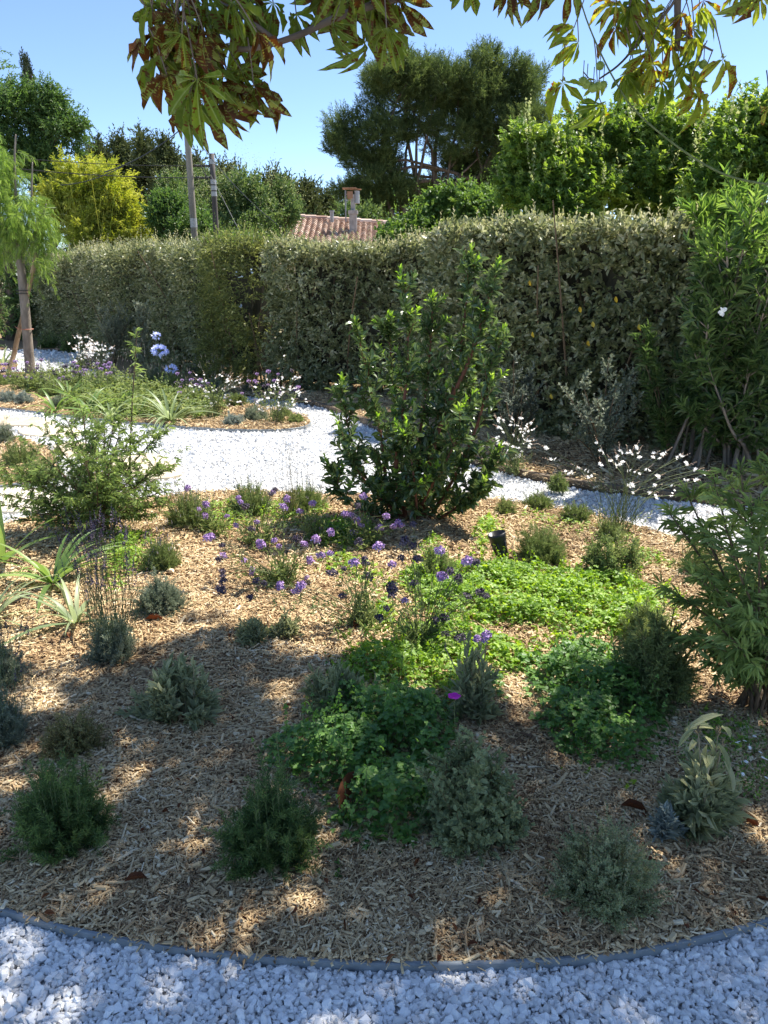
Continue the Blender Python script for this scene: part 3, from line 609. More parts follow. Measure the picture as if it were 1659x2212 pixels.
def B_(u0, u1, v0, v1, y, dy=None):       # ellipsoid that fills a picture box at depth y
    a = ap(u0, v0, y); b = ap(u1, v1, y); c = (a+b)/2; rx = abs(b[0]-a[0])/2; rz = abs(a[2]-b[2])/2
    return (c, (rx, dy or (rx+rz)/2, rz))
# big pine
PY = 48.
pb = [B_(700, 900, 215, 380, PY, 2.5), B_(720, 900, 330, 450, PY, 2.5), B_(760, 960, 130, 300, PY, 2.8), B_(830, 950, 98, 220, PY, 2), B_(880, 1060, 180, 380, PY+1, 3), B_(960, 1090, 96, 260, PY, 2.4),
      B_(1050, 1190, 122, 290, PY+1, 2.4), B_(1000, 1190, 230, 420, PY, 3), B_(740, 880, 400, 470, PY, 2), B_(880, 1100, 330, 460, PY+2, 3), B_(1080, 1200, 170, 330, PY, 2), B_(700, 780, 260, 350, PY, 1.5), B_(790, 1000, 400, 480, PY+3, 2), B_(905, 1010, 130, 260, PY-.5, 2), B_(730, 900, 380, 480, PY+2, 2), B_(860, 1010, 390, 490, PY+3, 2), B_(980, 1120, 380, 480, PY+2, 2)]
pbase = gp(900, 600+1661*0, .0) if False else np.array([2.7, PY, 0.])
tree('pine_tree', 'huge dark umbrella pine with several trunks rising behind the hedges', 'pine tree', pbase, pb, 26000, .6, 16, .22, .035, NEEDLE, M['pine'], M['bark'],
     [(pbase, ap(870, 250, PY), .22, .07), (pbase+[.5, .3, 0], ap(960, 210, PY), .22, .07), (pbase+[-.5, 0, 0], ap(790, 300, PY), .2, .06), (pbase+[1., 0, 0], ap(1080, 260, PY), .2, .06)], branches=30, br=.12, up=.7, inner=.4, jd=.45, ang=.9)
# distant pines on the rise behind
def farpine(u0, u1, v0, y, label, mat='farpine', n=500, grp='distant pines on the skyline', name='pine_tree', vb=470, cat='pine tree'):
    um = (u0+u1)/2; w = u1-u0; base = ap(um, v0, y).copy(); base[2] = 0; H = ap(um, v0, y)[2]
    bl = []
    for k in range(6):
        a = u0+w*rng.random()*.55; bl.append(B_(a, a+w*.5, v0+rng.random()*60, v0+60+rng.random()*70, y+rng.normal(0, .6)))
    bl.append(B_(u0+w*.25, u1-w*.25, v0, v0+60, y)); bl.append(B_(u0, u1, v0+70, vb, y))
    tree(name, label, cat, base, bl, n, y*.025, 14, y*.006, y*.0024, LEAF2, M[mat], M['bark'], [(base, base+[0, 0, H*.8], .25, .1)], grp, branches=0, up=.7, inner=.5)
for a in [(165, 250, 300, 62, 'leftmost distant pine, beside the large feathery tree'), (215, 300, 292, 64, 'distant pine second from the left, right behind the yellow bamboo top'), (275, 345, 286, 60, 'rounded distant pine left of the taller utility pole'), (325, 400, 300, 58, 'distant pine directly left of the taller utility pole'),
          (395, 450, 330, 66, 'distant pine seen between the two utility poles'), (450, 540, 352, 60, 'distant pine whose crown shows just right of the shorter pole'), (540, 640, 372, 62, 'low distant pine above the round grey-green shrub'), (620, 690, 385, 56, 'distant pine above the left end of the tiled roof'), (665, 735, 408, 60, 'distant pine right above the tiled roof vent')]:
    farpine(*a)
for a in [(-120, 60, 470, 30, 'dark trees closing the far left corner behind the pepper tree'), (560, 700, 440, 44, 'dark leafy tree just left of the tiled roof'), (690, 860, 440, 42, 'leafy tree behind the roof chimney')]:
    farpine(*a, mat='shrubfar', grp='leafy trees behind the roof', name='leafy_tree', vb=560, cat='tree')
# cypress spire, ash tree
cb0 = ap(62, 115, 45.); cbz = cb0.copy(); cbz[2] = 0
o = thing('cypress_tree', 'thin dark cypress spire poking above the tree at far left', 'cypress', cbz); mb = MB(); crown(mb, [B_(54, 70, 112, 260, 45.)], 260, .5, 14, .12, .06, LEAF2, up=1.5, jd=.2); mb.build('crown', M['cypress'], o)
tb = MB(); limb(tb, cbz, cb0-[0, 0, 1], .12, .04, wig=0); tb.build('trunk', M['bark'], o)
AY = 25.
ab = ap(60, 500, AY); ab[2] = 0
tree('ash_tree', 'tall feathery green tree at the left edge behind the pepper tree', 'tree', ab, [B_(-60, 90, 160, 300, AY), B_(20, 150, 175, 290, AY), B_(60, 190, 225, 350, AY), B_(-60, 110, 250, 400, AY), B_(20, 160, 300, 420, AY), B_(-80, 30, 330, 480, AY), B_(100, 175, 200, 300, AY), B_(140, 195, 240, 300, AY), B_(60, 160, 360, 460, AY)],
     3000, .55, 18, .11, .05, LEAF2, M['ash'], M['bark'], [(ab, ap(60, 260, AY), .2, .06), (ab+[.2, 0, 0], ap(110, 280, AY), .15, .05)], branches=14, br=.05, inner=.45, grav=.3)
# leaves at extreme top left edge
tb0 = ap(-60, 120, 20.); tbz = tb0.copy(); tbz[2] = 0
tree('tall_tree', 'tree whose branch tips just enter at the top left edge', 'tree', tbz, [B_(-150, 12, 25, 110, 20.), B_(-150, 14, 95, 180, 20.), B_(-120, 5, 140, 260, 20.)], 260, .5, 16, .09, .045, LEAF2, M['ash'], M['bark'], [(tbz, tb0, .15, .05)], branches=6, br=.03)
# yellow bamboo
BY = 20.5
bb0 = ap(215, 560, BY); bb0[2] = 0
o = thing('bamboo_clump', 'big rounded clump of yellow bamboo behind the far hedge', 'bamboo', bb0)
n = 46; P0 = bb0+rng.normal(0, .25, (n, 3))*[1, 1, 0]; th = rng.random(n)*6.28; sprd = np.abs(rng.normal(0, .2, n)); D = nrm(np.c_[np.cos(th)*sprd, np.sin(th)*sprd, np.ones(n)]); L = rng.uniform(3.2, 4.3, n); Bc = np.c_[np.cos(th), np.sin(th), -.4*np.ones(n)]*.03
sb = MB(); stems(sb, P0, D, L, Bc, .014, .005, 8, 5); sb.build('canes', M['bamboo'], o)
bl = [B_(120, 250, 335, 470, BY), B_(190, 325, 372, 500, BY), B_(150, 300, 350, 520, BY-.3), B_(95, 200, 390, 530, BY), B_(230, 330, 430, 560, BY), B_(110, 260, 440, 580, BY-.4), B_(200, 310, 480, 590, BY-.5), B_(80, 150, 400, 470, BY)]
mb = MB(); crown(mb, bl, 2600, .5, 26, .13, .03, LEAF2, up=.3, grav=.35, inner=.5, ang=.9); mb.build('foliage', M['bamboo'], o)
# big round shrub left of roof and one behind the poles
SY = 26.
def shrubtree(label, blobs, base, n, fm, tm, ll, tl=.4, name='garden_tree', cat='tree', grp=None, tn=200, tmpl=LEAF2, m=12, L=.35, **kw):
    return tree(name, label, cat, base, blobs, n, L, m, ll, ll*(.9 if tmpl is MAPLE else .55), tmpl, M[fm], M['bark'], [(base, np.array(blobs[0][0]), .06, .03), (base+[.3, .1, 0], np.array(blobs[1][0]), .05, .02), (base-[.3, .1, 0], np.array(blobs[-1][0]), .05, .02)], grp, tips=(M[tm], tn, tl), branches=10, br=.02, **kw)
b0 = ap(560, 560, SY); b0[2] = 0
shrubtree('round grey-green leafy tree right of the shorter utility pole', [B_(470, 620, 372, 500, SY), B_(540, 650, 390, 520, SY), B_(430, 560, 385, 510, SY+.5), B_(450, 640, 430, 560, SY-.3), B_(600, 652, 420, 500, SY)], b0, 2600, 'shrubfar', 'shrubtip', .11, .7, tn=330)
b0 = ap(380, 560, SY+1); b0[2] = 0
shrubtree('grey-green leafy tree behind the two utility poles', [B_(330, 440, 378, 500, SY+1), B_(390, 490, 370, 480, SY+2), B_(320, 420, 430, 560, SY), B_(400, 480, 450, 560, SY+.5)], b0, 2000, 'shrubfar', 'shrubtip', .11, .7, tn=220)
b0 = ap(360, 560, SY-6); b0[2] = 0
shrubtree('deep green tree directly behind the long left hedge', [B_(315, 420, 425, 560, SY-6), B_(390, 480, 455, 560, SY-6), B_(330, 390, 415, 480, SY-6)], b0, 1000, 'ash', 'shrubfar', .10, .2, tn=60)
# mulberry cascade and right-hand maples
b0 = ap(950, 560, 13.5); b0[2] = 0
shrubtree('bright green low tree spreading over the middle hedge', [B_(900, 1060, 402, 500, 13.5), B_(840, 960, 450, 530, 13.2), B_(960, 1100, 395, 500, 13.8), B_(1000, 1110, 430, 540, 13.), B_(820, 900, 480, 540, 13)], b0, 2200, 'mulberry', 'mulberry', .10, .3, tn=80, grav=.45, droop=.5)
RY = 9.9
b0 = ap(1250, 560, RY); b0[2] = 0
shrubtree('broad light green lobed-leaf tree left of centre behind the right hedge', [B_(1110, 1270, 285, 420, RY), B_(1085, 1210, 330, 470, RY), B_(1200, 1350, 260, 400, RY+.3), B_(1130, 1330, 370, 500, RY-.2), B_(1100, 1180, 270, 350, RY)], b0, 2100, 'maple', 'maple_tip', .095, .28, tn=60, tmpl=MAPLE, m=8, L=.32, grav=.1, upb=np.array([.3, -.5, .8]), ang=1.0)
b0 = ap(1450, 560, RY); b0[2] = 0
shrubtree('tallest lobed-leaf tree right behind the right hedge', [B_(1300, 1480, 215, 370, RY+.6), B_(1350, 1540, 235, 400, RY+.3), B_(1290, 1500, 330, 500, RY), B_(1430, 1560, 290, 480, RY)], b0, 2100, 'maple', 'maple_tip', .095, .28, tn=60, tmpl=MAPLE, m=8, L=.32, grav=.1, upb=np.array([.3, -.5, .8]), ang=1.0)
b0 = ap(1640, 560, RY-1); b0[2] = 0
shrubtree('lobed-leaf tree cut by the right picture edge above the oleander', [B_(1540, 1720, 205, 360, RY-.6), B_(1510, 1680, 270, 430, RY-.8), B_(1600, 1850, 230, 450, RY-.8), B_(1480, 1640, 320, 480, RY-1)], b0, 2100, 'maple', 'maple_tip', .095, .28, tn=60, tmpl=MAPLE, m=8, L=.32, grav=.1, upb=np.array([.3, -.5, .8]), ang=1.0)
# undergrowth at far left behind the path
for (u0, u1, v0, v1, y, lab, mt) in [(-60, 70, 540, 745, 20.5, 'dark dense shrub behind the pepper tree stakes at far left', 'oleander'), (60, 170, 545, 745, 21., 'dark dense shrub between pepper tree and long hedge', 'oleander'), (140, 240, 560, 700, 21.5, 'dark shrub below the yellow bamboo', 'ash')]:
    b0 = ap((u0+u1)/2, 700, y); b0[2] = 0
    tree('shrub', lab, 'shrub', b0, [B_(u0, u1, v0, v1, y), B_(u0-20, (u0+u1)/2, v0+60, v1+10, y-.3), B_((u0+u1)/2, u1+20, v0+60, v1+10, y-.3)], 700, .35, 12, .11, .05, LEAF2, M[mt], M['bark'], [(b0, b0+[0, 0, 1.5], .05, .02)], 'dark shrubs in the far left corner', branches=4, br=.02)
b0 = ap(-30, 700, 13.); b0[2] = 0
tree('shrub', 'light green shrub cut by the left edge beside the pepper tree', 'shrub', b0, [B_(-120, 22, 600, 730, 13.), B_(-100, 12, 640, 760, 13.)], 240, .3, 12, .06, .03, LEAF4, M['shrubfar'], M['bark'], [(b0, b0+[0, 0, .8], .03, .01)], tips=(M['elae_new'], 50, .2), branches=3, br=.015)
for (u, vb, vt, w, lab) in [(108, 752, 712, 60, 'small white-flowered shrub nearest the pepper tree under the hedge'), (150, 760, 708, 42, 'small pale shrub below the start of the long hedge')]:
    bush('shrub', lab, 'shrub', (u, vb, vt, w), 50, 12, .07, .035, .9, LEAF2, M['shrubfar'], M['stem_brown'], 'small shrubs under the long hedge')
# ---------------------------------------------------------------- poles, cables, house
def pole(label, u, vt, y, r0, r1, mat, lean, bands):
    top = ap(u, vt, y); base = np.array([top[0]+lean, y, 0]); o = thing('utility_pole', label, 'utility pole', base, 'wooden utility poles')
    mb = MB(); t = np.linspace(0, 1, 9)[:, None]; P = base+(top-base)*t; mb.tubes(P[None], (r0+(r1-r0)*t[:, 0])[None], 14); mb.build('post', M[mat], o, smooth=True)
    for b in bands:
        q = base+(top-base)*b; f = MB(); f.tubes((q+np.array([[0, 0, -.05], [0, 0, .05]]))[None], np.full((1, 2), (r0+(r1-r0)*b)+.006), 14); f.build('band', M['metal'], o)
    return o, top, base
UY = 19.
o1, t1, b1 = pole('taller pale wooden utility pole with white bands', 402, 258, UY, .085, .068, 'pole', .02, [.42, .55, .57])
o2, t2, b2 = pole('shorter dark wooden utility pole with cable clamps', 457, 332, UY, .07, .06, 'pole_dk', 0, [.80, .83, .86, .96])
def cable(label, a, b, sag, r=.012, ins=None):
    a = np.array(a); b = np.array(b); t = np.linspace(0, 1, 15)[:, None]; P = a+(b-a)*t; P[:, 2] -= sag*4*(t*(1-t))[:, 0]
    o = thing('overhead_cable', label, 'cable', a, 'cables strung from the utility poles'); mb = MB(); mb.tubes(P[None], np.full((1, 15), r), 5); mb.build('wire', M['cable'], o)
    if ins:
        for q in ins:
            c = a+(b-a)*q; c[2] -= sag*4*q*(1-q); f = MB(); dv = nrm(b-a); s = np.linspace(-.09, .09, 9); rr = .012+.022*np.abs(np.sin(s*60)); f.tubes((c+dv*s[:, None])[None], rr[None], 7); f.build('insulator', M['cable'], o)
cable('thick cable sagging left from the top of the taller pole', t1-[.0, 0, .1], ap(225, 372, UY-1), .12, .012)
cable('thick cable sloping left low behind the bamboo', ap(280, 350, UY), ap(130, 400, UY-1), .1, .009)
cable('cable from taller pole top down to the shorter pole', t1-[0, 0, .15], t2-[0, 0, .8], .1, .01)
cable('long thin cable falling right from the taller pole over the shorter pole', t1-[0, 0, .1], ap(620, 500, UY-3), .2, .007)
cable('steep thin cable from the shorter pole down behind the hedge', ap(452, 372, UY), ap(520, 505, UY-2), .0, .007)
cable('upper horizontal cable ending with insulators at the shorter pole', ap(30, 340, UY+1), t2-[0, 0, .25], .06, .008, [.93, .97])
cable('lower horizontal cable ending with insulators at the shorter pole', ap(20, 362, UY+1), t2-[0, 0, .5], .07, .011, [.94, .98])
# the house: tiled roof, wall, chimney
HY = 31.
rl = ap(640, 472, HY); rr_ = ap(850, 487, HY); e0 = ap(600, 560, HY-5); ez = e0[2]
ho = thing('house', 'low house with a red clay tiled roof and chimney behind the hedge', 'house', (rl[0], HY, 0))
rb = MB(); nrow = 26; wcol = .205; ncol = int((rr_[0]+1.5-rl[0])/wcol)
run = 5.0; z_r = rl[2]; z_e = z_r-1.75; slope_l = (rl[0]-ap(622, 515, HY-2.2)[0])/2.2
tilt = (rr_[2]-rl[2])/(rr_[0]-rl[0])
qs = np.linspace(0, 1, 7)
for c in range(-6, ncol):
    for r in range(nrow):
        y0 = HY-run*r/nrow; y1 = HY-run*(r+1)/nrow-.03; xl = rl[0]+c*wcol
        if xl < rl[0]-slope_l*(HY-y0)-.05: continue
        za = z_r-(z_r-z_e)*r/nrow; zb = z_r-(z_r-z_e)*(r+1)/nrow+.035
        V = []
        for yy, zz, ex in ((y0, za, .0), (y1, zb, .02)):
            for q in qs: V.append((xl+q*wcol, yy, zz+(.075+ex)*math.sin(q*math.pi)+(xl-rl[0])*tilt))
        V += [(x_, y_, z_-.03) for x_, y_, z_ in V[7:14]]
        fs = [(k, k+1, 8+k, 7+k) for k in range(6)]+[(7+k, 8+k, 15+k, 14+k) for k in range(6)]
        rb.poly(V, fs, rng.random())
roof = rb.build('roof', M['tile'], ho, smooth=False)
kb = MB(); nn = int((rr_[0]+1.5-rl[0])/.42)
for i in range(nn):
    x0_ = rl[0]+i*.42-.1; zc = z_r+(x0_-rl[0])*tilt+.03
    kb.tubes(np.array([[(x0_, HY, zc), (x0_+.44, HY, zc+.01)]]), np.array([[.13, .11]]), 10)
kb.build('ridge_tiles', M['tile'], roof, origin=(rl[0], HY, 0))
kb = MB(); kb.box((rl[0]+1.8, HY+.0, (z_e)/2), (7.6, 9.4, z_e-.05)); kb.box((rl[0]+2, HY+.1, z_e+.6), (5, .05, 1.1)); kb.build('wall', M['wall'], ho)
cc = ap(763, 485, HY-1.2); top = ap(763, 462, HY-1.2)
kb = MB(); kb.box((cc[0], HY-1.2, (top[2]+z_e)/2), (.27, .3, top[2]-z_e)); kb.box((cc[0], HY-1.2, top[2]+.05), (.35, .38, .12)); ch = kb.build('chimney', M['concrete'], ho)
fl = MB(); ft = ap(764, 420, HY-1.2); fl.tubes(np.array([[(cc[0], HY-1.2, top[2]+.1), (cc[0], HY-1.2, ft[2])]]), np.full((1, 2), .085), 12); fl.build('flue', M['concrete'], ch, origin=(rl[0], HY, 0))
fl = MB(); fl.box((cc[0]-.1, HY-1.2, ft[2]-.02), (.2, .2, .24)); fl.build('cowl', M['rust'], ch, origin=(rl[0], HY, 0))
fl = MB(); fl.tubes(np.array([[(cc[0]+.14, HY-1.2, ft[2]-.3), (cc[0]+.14, HY-1.2, ft[2]+.12)]]), np.full((1, 2), .10), 12); fl.build('cowl_pipe', M['metal'], ch, origin=(rl[0], HY, 0))
fl = MB(); fl.box((cc[0]-.12, HY-1.2, ft[2]+.2), (.5, .4, .035)); fl.box((cc[0]+.1, HY-1.2, ft[2]+.17), (.4, .3, .02)); fl.build('cap', M['rust'], ch, origin=(rl[0], HY, 0))
fl = MB(); fl.tubes(np.array([[(cc[0]-.27, HY-1.1, z_r-.2), (cc[0]-.27, HY-1.1, ft[2]+.15)]]), np.full((1, 2), .025), 8)
for zz in (.25, .45): fl.tubes(np.array([[(cc[0]-.27, HY-1.1, z_r+zz+.3), (cc[0], HY-1.15, z_r+zz+.3)]]), np.full((1, 2), .015), 6)
fl.build('support_mast', M['metal'], ho)
vp = ap(717, 486, HY-.5); fl = MB(); fl.tubes(np.array([[(vp[0], HY-.4, z_r-.15), (vp[0], HY-.4, z_r+.2)]]), np.full((1, 2), .07), 10); fl.tubes(np.array([[(vp[0], HY-.4, z_r+.2), (vp[0], HY-.4, z_r+.25)]]), np.full((1, 2), .1), 10); fl.build('roof_vent', M['metal'], ho)
# back slope
fl = MB(); fl.poly([(rl[0]-.1, HY, z_r-.02), (rl[0]+6, HY, z_r-.02+6*tilt), (rl[0]+6, HY+5, z_e), (rl[0]-1.5, HY+5, z_e)], [(0, 1, 2, 3)]); fl.build('back_slope', M['tile'], roof, origin=(rl[0], HY, 0))
# ---------------------------------------------------------------- pepper tree and its stakes
pb_ = gp(66, 806); PYY = pb_[1]
o = thing('pepper_tree', 'young pepper tree with drooping feathery leaves and pale trunk at left', 'tree', pb_)
tb = MB(); Y = PYY
def pl(mb, pts, r0, r1, sides=10):
    P = smooth3(np.array(pts)); t = np.linspace(0, 1, len(P)); mb.tubes(P[None], (r0+(r1-r0)*t)[None], sides); return P
def smooth3(P, it=2):
    for _ in range(it):
        A = P[:-1]; Q = P[1:]; N = np.empty((2*len(A), 3)); N[0::2] = A*.75+Q*.25; N[1::2] = A*.25+Q*.75; P = np.concatenate([P[:1], N, P[-1:]])
    return P
def AP(L, y): return [ap(u, v, y+(q[0] if q else 0)) for u, v, *q in L]
trunkP = pl(tb, [pb_-[0, 0, .05]]+AP([(62, 760), (56, 690), (50, 620), (44, 570), (40, 540)], Y), .085, .058)
tb.build('trunk', M['bark_grey'], o, smooth=True)
bb = MB()
for L in ([(44, 575), (36, 520), (20, 480), (12, 430), (14, 380)], [(44, 570), (50, 530), (58, 500), (68, 440), (70, 350)], [(42, 550), (20, 500), (-10, 470), (-40, 400)], [(50, 545), (90, 480), (100, 440)], [(40, 540), (36, 450), (30, 360), (34, 290)]):
    pl(bb, AP(L, Y), .038, .008, 7)
bb.build('branches', M['bark_grey'], o, smooth=True)
# hanging strands of feathery leaves
n = 360; bl = [B_(-60, 50, 280, 400, Y), B_(-40, 112, 400, 510, Y), B_(0, 118, 440, 530, Y), B_(-60, 60, 330, 470, Y), B_(20, 110, 440, 590, Y-.2), B_(-60, 30, 430, 560, Y+.2)]
P, d, k = blobpts(bl, n, .2)
D = nrm(d*[1, 1, .3]+[0, 0, -.2]+rng.normal(0, .3, d.shape)); L = .16+.22*rng.random(n); Bv = np.zeros((n, 3)); Bv[:, 2] = -1.2
mb = MB(); FE = merge([xf(NEEDLE, a*s_, .25, (.3, .035, .3), (t_, 0, -.12*t_*t_)) for t_ in np.linspace(.05, .95, 16) for a, s_ in ((1.0, 1), (1.0, -1))])
leafy(mb, P, D, L, Bv, 7, .13, .13, .8, FE, .1, 1, .3, .3, .6)
P2 = P[rng.random(n) < .6]; leafy(mb, P2, nrm(np.array([0, 0, -1.])+rng.normal(0, .15, P2.shape)), np.full(len(P2), .4), np.zeros_like(P2), 5, .12, .12, .4, FE, .1, 1, .2, .3, .4)
mb.build('crown', M['pepper'], o)
sb = MB(); stems(sb, P, D, L, Bv, .003, .001); sb.build('twigs', M['stem'], o)
for i, (a, b, lab, r) in enumerate([((20, 800), (79, 548), 'rough leaning wooden stake crossing in front of the pepper tree trunk', .042)]):
    g = gp(*a); y0 = g[1]-.05; so_ = thing('tree_stake', lab, 'stake', g); mb = MB(); P = np.linspace(0, 1, 7)[:, None]*(ap(b[0], b[1], Y-.14)-g)+g; P[1:-1] += rng.normal(0, .012, (5, 3)); mb.tubes(P[None], np.linspace(r, r*.85, 7)[None], 9); mb.build('post', M['stake'], so_, smooth=True)
tm = MB()
for v in (627, 634): c = ap(51, v, Y); th = np.linspace(0, 6.283, 17); tm.tubes(np.stack([c[0]+.1*np.cos(th), c[1]-.02+.1*np.sin(th), c[2]+0*th], 1)[None], np.full((1, 17), .006), 5)
tm.build('tree_tie', M['tie'], o)
tm = MB(); c = ap(60, 711, Y); th = np.linspace(0, 6.283, 17); tm.tubes(np.stack([c[0]+.085*np.cos(th), c[1]+.085*np.sin(th), c[2]+0*th], 1)[None], np.full((1, 17), .008), 5); pl(tm, [c+[-.07, 0, 0], c+[-.15, -.02, .0], c+[-.19, -.03, .05]], .007, .005, 5); tm.build('tree_tie', M['tie_red'], o)
# ---------------------------------------------------------------- glossy arbutus in the middle
g = gp(900, 1122); AYY = g[1]
o = thing('arbutus_shrub', 'large glossy evergreen shrub with upright shoots standing in the middle of the bed', 'shrub', g)
tb = MB(); mains = []
for (L, r) in [([(860, 1120), (832, 1040, .05), (828, 960, .1), (800, 840, .1), (772, 715, .05)], .016), ([(880, 1125), (850, 1020, -.1), (870, 900, -.15), (885, 750, -.1), (868, 605, 0)], .017), ([(905, 1130), (925, 1000, 0), (960, 890, 0), (1010, 790, .0), (1040, 700, .05), (1072, 585, .1)], .022),
               ([(915, 1125), (940, 960, .15), (985, 830, .2), (1005, 680, .2), (1016, 558, .2)], .015), ([(900, 1120), (900, 980, .1), (925, 820, .1), (935, 655, .05)], .014), ([(920, 1130), (985, 1030, -.1), (1040, 900, -.1), (1055, 800, -.05), (1082, 730, 0)], .014),
               ([(880, 1120), (820, 1080, -.15), (760, 1000, -.2), (738, 940, -.2)], .01), ([(930, 1130), (1000, 1090, -.2), (1050, 1030, -.2), (1070, 985, -.2)], .01), ([(880, 1125), (800, 1060, .1), (750, 930, .1), (740, 835, .1)], .01), ([(900, 1120), (870, 1000, .3), (850, 850, .35), (840, 700, .3)], .013), ([(900, 1120), (960, 1000, .35), (1015, 880, .35), (1035, 760, .3)], .012), ([(930, 1130), (990, 1100, -.1), (1030, 1070, -.25), (1040, 1050, -.3)], .008), ([(870, 1130), (790, 1110, -.2), (740, 1080, -.2), (712, 1010, -.15)], .009), ([(900, 1130), (900, 1080, -.3), (890, 1000, -.35), (880, 930, -.35)], .01), ([(895, 1130), (930, 1050, -.3), (985, 960, -.35), (1000, 890, -.3)], .01)]:
    P = pl(tb, AP(L, AYY), r, r*.3, 7); mains.append(P)
tb.build('trunk', M['stem_red'], o, smooth=True)
mb = MB(); nb = MB(); sb = MB()
for P in mains:
    seg = np.linalg.norm(np.diff(P, axis=0), axis=1); cl = np.r_[0, np.cumsum(seg)]; Lm = cl[-1]
    nb_ = int(Lm*29); s = Lm*(.1+.88*rng.random(nb_)**.95); Q = np.stack([np.interp(s, cl, P[:, k]) for k in range(3)], 1); f = s/Lm
    tgt = nrm(P[-1]-P[0]); th = rng.random(nb_)*6.28; out = np.c_[np.cos(th), np.sin(th), np.zeros(nb_)]
    D = nrm(out*(1.0-.35*f)[:, None]+tgt*.55+[0, 0, .35]+rng.normal(0, .15, (nb_, 3))); L = (.175-.07*f)*(.5+.8*rng.random(nb_)); L *= np.where(Q[:, 2] < .35, .9, 1)
    Bv = np.zeros((nb_, 3)); Bv[:, 2] = .8
    stems(sb, Q, D, L, Bv, .003, .0015)
    leafy(mb, Q, D, L, Bv, 11, .07, .028, 1.0, LEAFW, .1, 1, .3, .15, .05, rnd=rng.random(nb_)*.6)
    E, Tn = curve(Q, D, L, Bv, np.array([.93, 1.])); w = (rng.random(nb_) < .22); E = E[w, 0]; Tn = Tn[w, 0]; k = len(E)
    leafy(nb, E, Tn, np.full(k, .045), np.zeros((k, 3)), 6, .05, .019, .75, LEAF4, 0, 1, .2, .3)
    # leaves along the leading shoot
    tp = P[int(len(P)*.55):]; sg = tp[:-1]; dd = np.diff(tp, axis=0); LL = np.linalg.norm(dd, axis=1)
    leafy(mb, sg, nrm(dd), LL, np.zeros_like(dd), 14, .055, .02, .95, LEAF4, 0, 1, .25, .1)
    leafy(nb, tp[-2:-1], nrm(tp[-1:]-tp[-2:-1]), np.array([.09]), np.zeros((1, 3)), 14, .05, .018, .6, LEAF4, .2, 1, .2, .3)
mb.build('foliage', M['arbutus'], o); nb.build('paler_leaves', M['arb_new'], o); sb.build('twigs', M['stem_red'], o)
# ---------------------------------------------------------------- shrubs against the hedge
def openshrub(name, label, cat, u, vb, tips, fm, ll, lw, n=9, m=16, r=.008, tmpl=LEAF4, group=None, dens=26, bl=.16, sm='stem_brown', new=None, ang=.9, whorl=1):
    g = gp(u, vb); o = thing(name, label, cat, g, group); tb = MB(); mb = MB(); sb = MB(); nb = MB()
    for (tu, tv, dy) in tips:
        e = ap(tu, tv, g[1]+dy); mid = g+(e-g)*.5+[(g[0]-e[0])*.15, 0, .03]; P = pl(tb, [g+rng.normal(0, .02, 3)*[1, 1, 0], mid, e], r, r*.3, 6)
        seg = np.linalg.norm(np.diff(P, axis=0), axis=1); cl = np.r_[0, np.cumsum(seg)]; Lm = cl[-1]; k = max(3, int(Lm*dens)); s = Lm*(.15+.85*rng.random(k)); Q = np.stack([np.interp(s, cl, P[:, j]) for j in range(3)], 1)
        th = rng.random(k)*6.28; D = nrm(np.c_[np.cos(th), np.sin(th), np.full(k, .9)]+nrm(e-g)*.4); L = bl*(1.15-.7*s/Lm)*(.5+rng.random(k)); Bv = np.zeros((k, 3)); Bv[:, 2] = .5
        leafy(mb, Q, D, L, Bv, m, ll, lw, ang, tmpl, .1, 1, .3, .3, whorl=whorl, rnd=rng.random(k)); stems(sb, Q, D, L, Bv, r*.25, r*.12)
        if new: leafy(nb, P[-3:-2], nrm(P[-1:]-P[-3:-2]), np.array([.08]), np.zeros((1, 3)), 10, ll*.8, lw*.8, .6, tmpl)
    mb.build('foliage', M[fm], o); tb.build('branches', M[sm], o, smooth=True); sb.build('twigs', M[sm], o)
    if new: nb.build('paler_leaves', M[new], o)
    return o
openshrub('feijoa_shrub', 'grey-green round-leaved young shrub in front of the right hedge', 'shrub', 1295, 1012, [(1255, 818, 0), (1315, 772, .1), (1225, 850, -.1), (1350, 850, .1), (1290, 860, -.2), (1220, 930, -.1), (1275, 900, -.25), (1340, 900, -.1), (1370, 810, .2), (1240, 880, .1), (1330, 840, -.1), (1385, 860, .1)], 'olive', .042, .022, group=None, dens=30, m=12)
openshrub('grey_shrub', 'dark grey shrub close to the right hedge behind the glossy shrub', 'shrub', 1105, 985, [(1080, 800, 0), (1110, 775, 0), (1150, 800, .1), (1165, 840, 0), (1070, 850, -.1), (1130, 850, -.1), (1095, 870, -.2), (1160, 880, 0)], 'olive_dk', .045, .022, dens=30, m=12)
openshrub('grey_shrub', 'silvery upright shrub left of the tall agapanthus, leafy column', 'shrub', 308, 806, [(300, 660, 0), (312, 655, 0), (318, 690, .05), (296, 700, 0), (306, 720, -.1)], 'olive', .055, .028, dens=26, m=12, bl=.2, group='young silvery shrubs under the long hedge')
openshrub('grey_shrub', 'broader silvery shrub with several tips under the long hedge', 'shrub', 250, 785, [(215, 672, 0), (235, 660, 0), (262, 662, .1), (285, 680, 0), (225, 710, -.1), (245, 690, 0), (270, 700, 0)], 'olive', .055, .028, dens=26, m=12, bl=.25, group='young silvery shrubs under the long hedge')
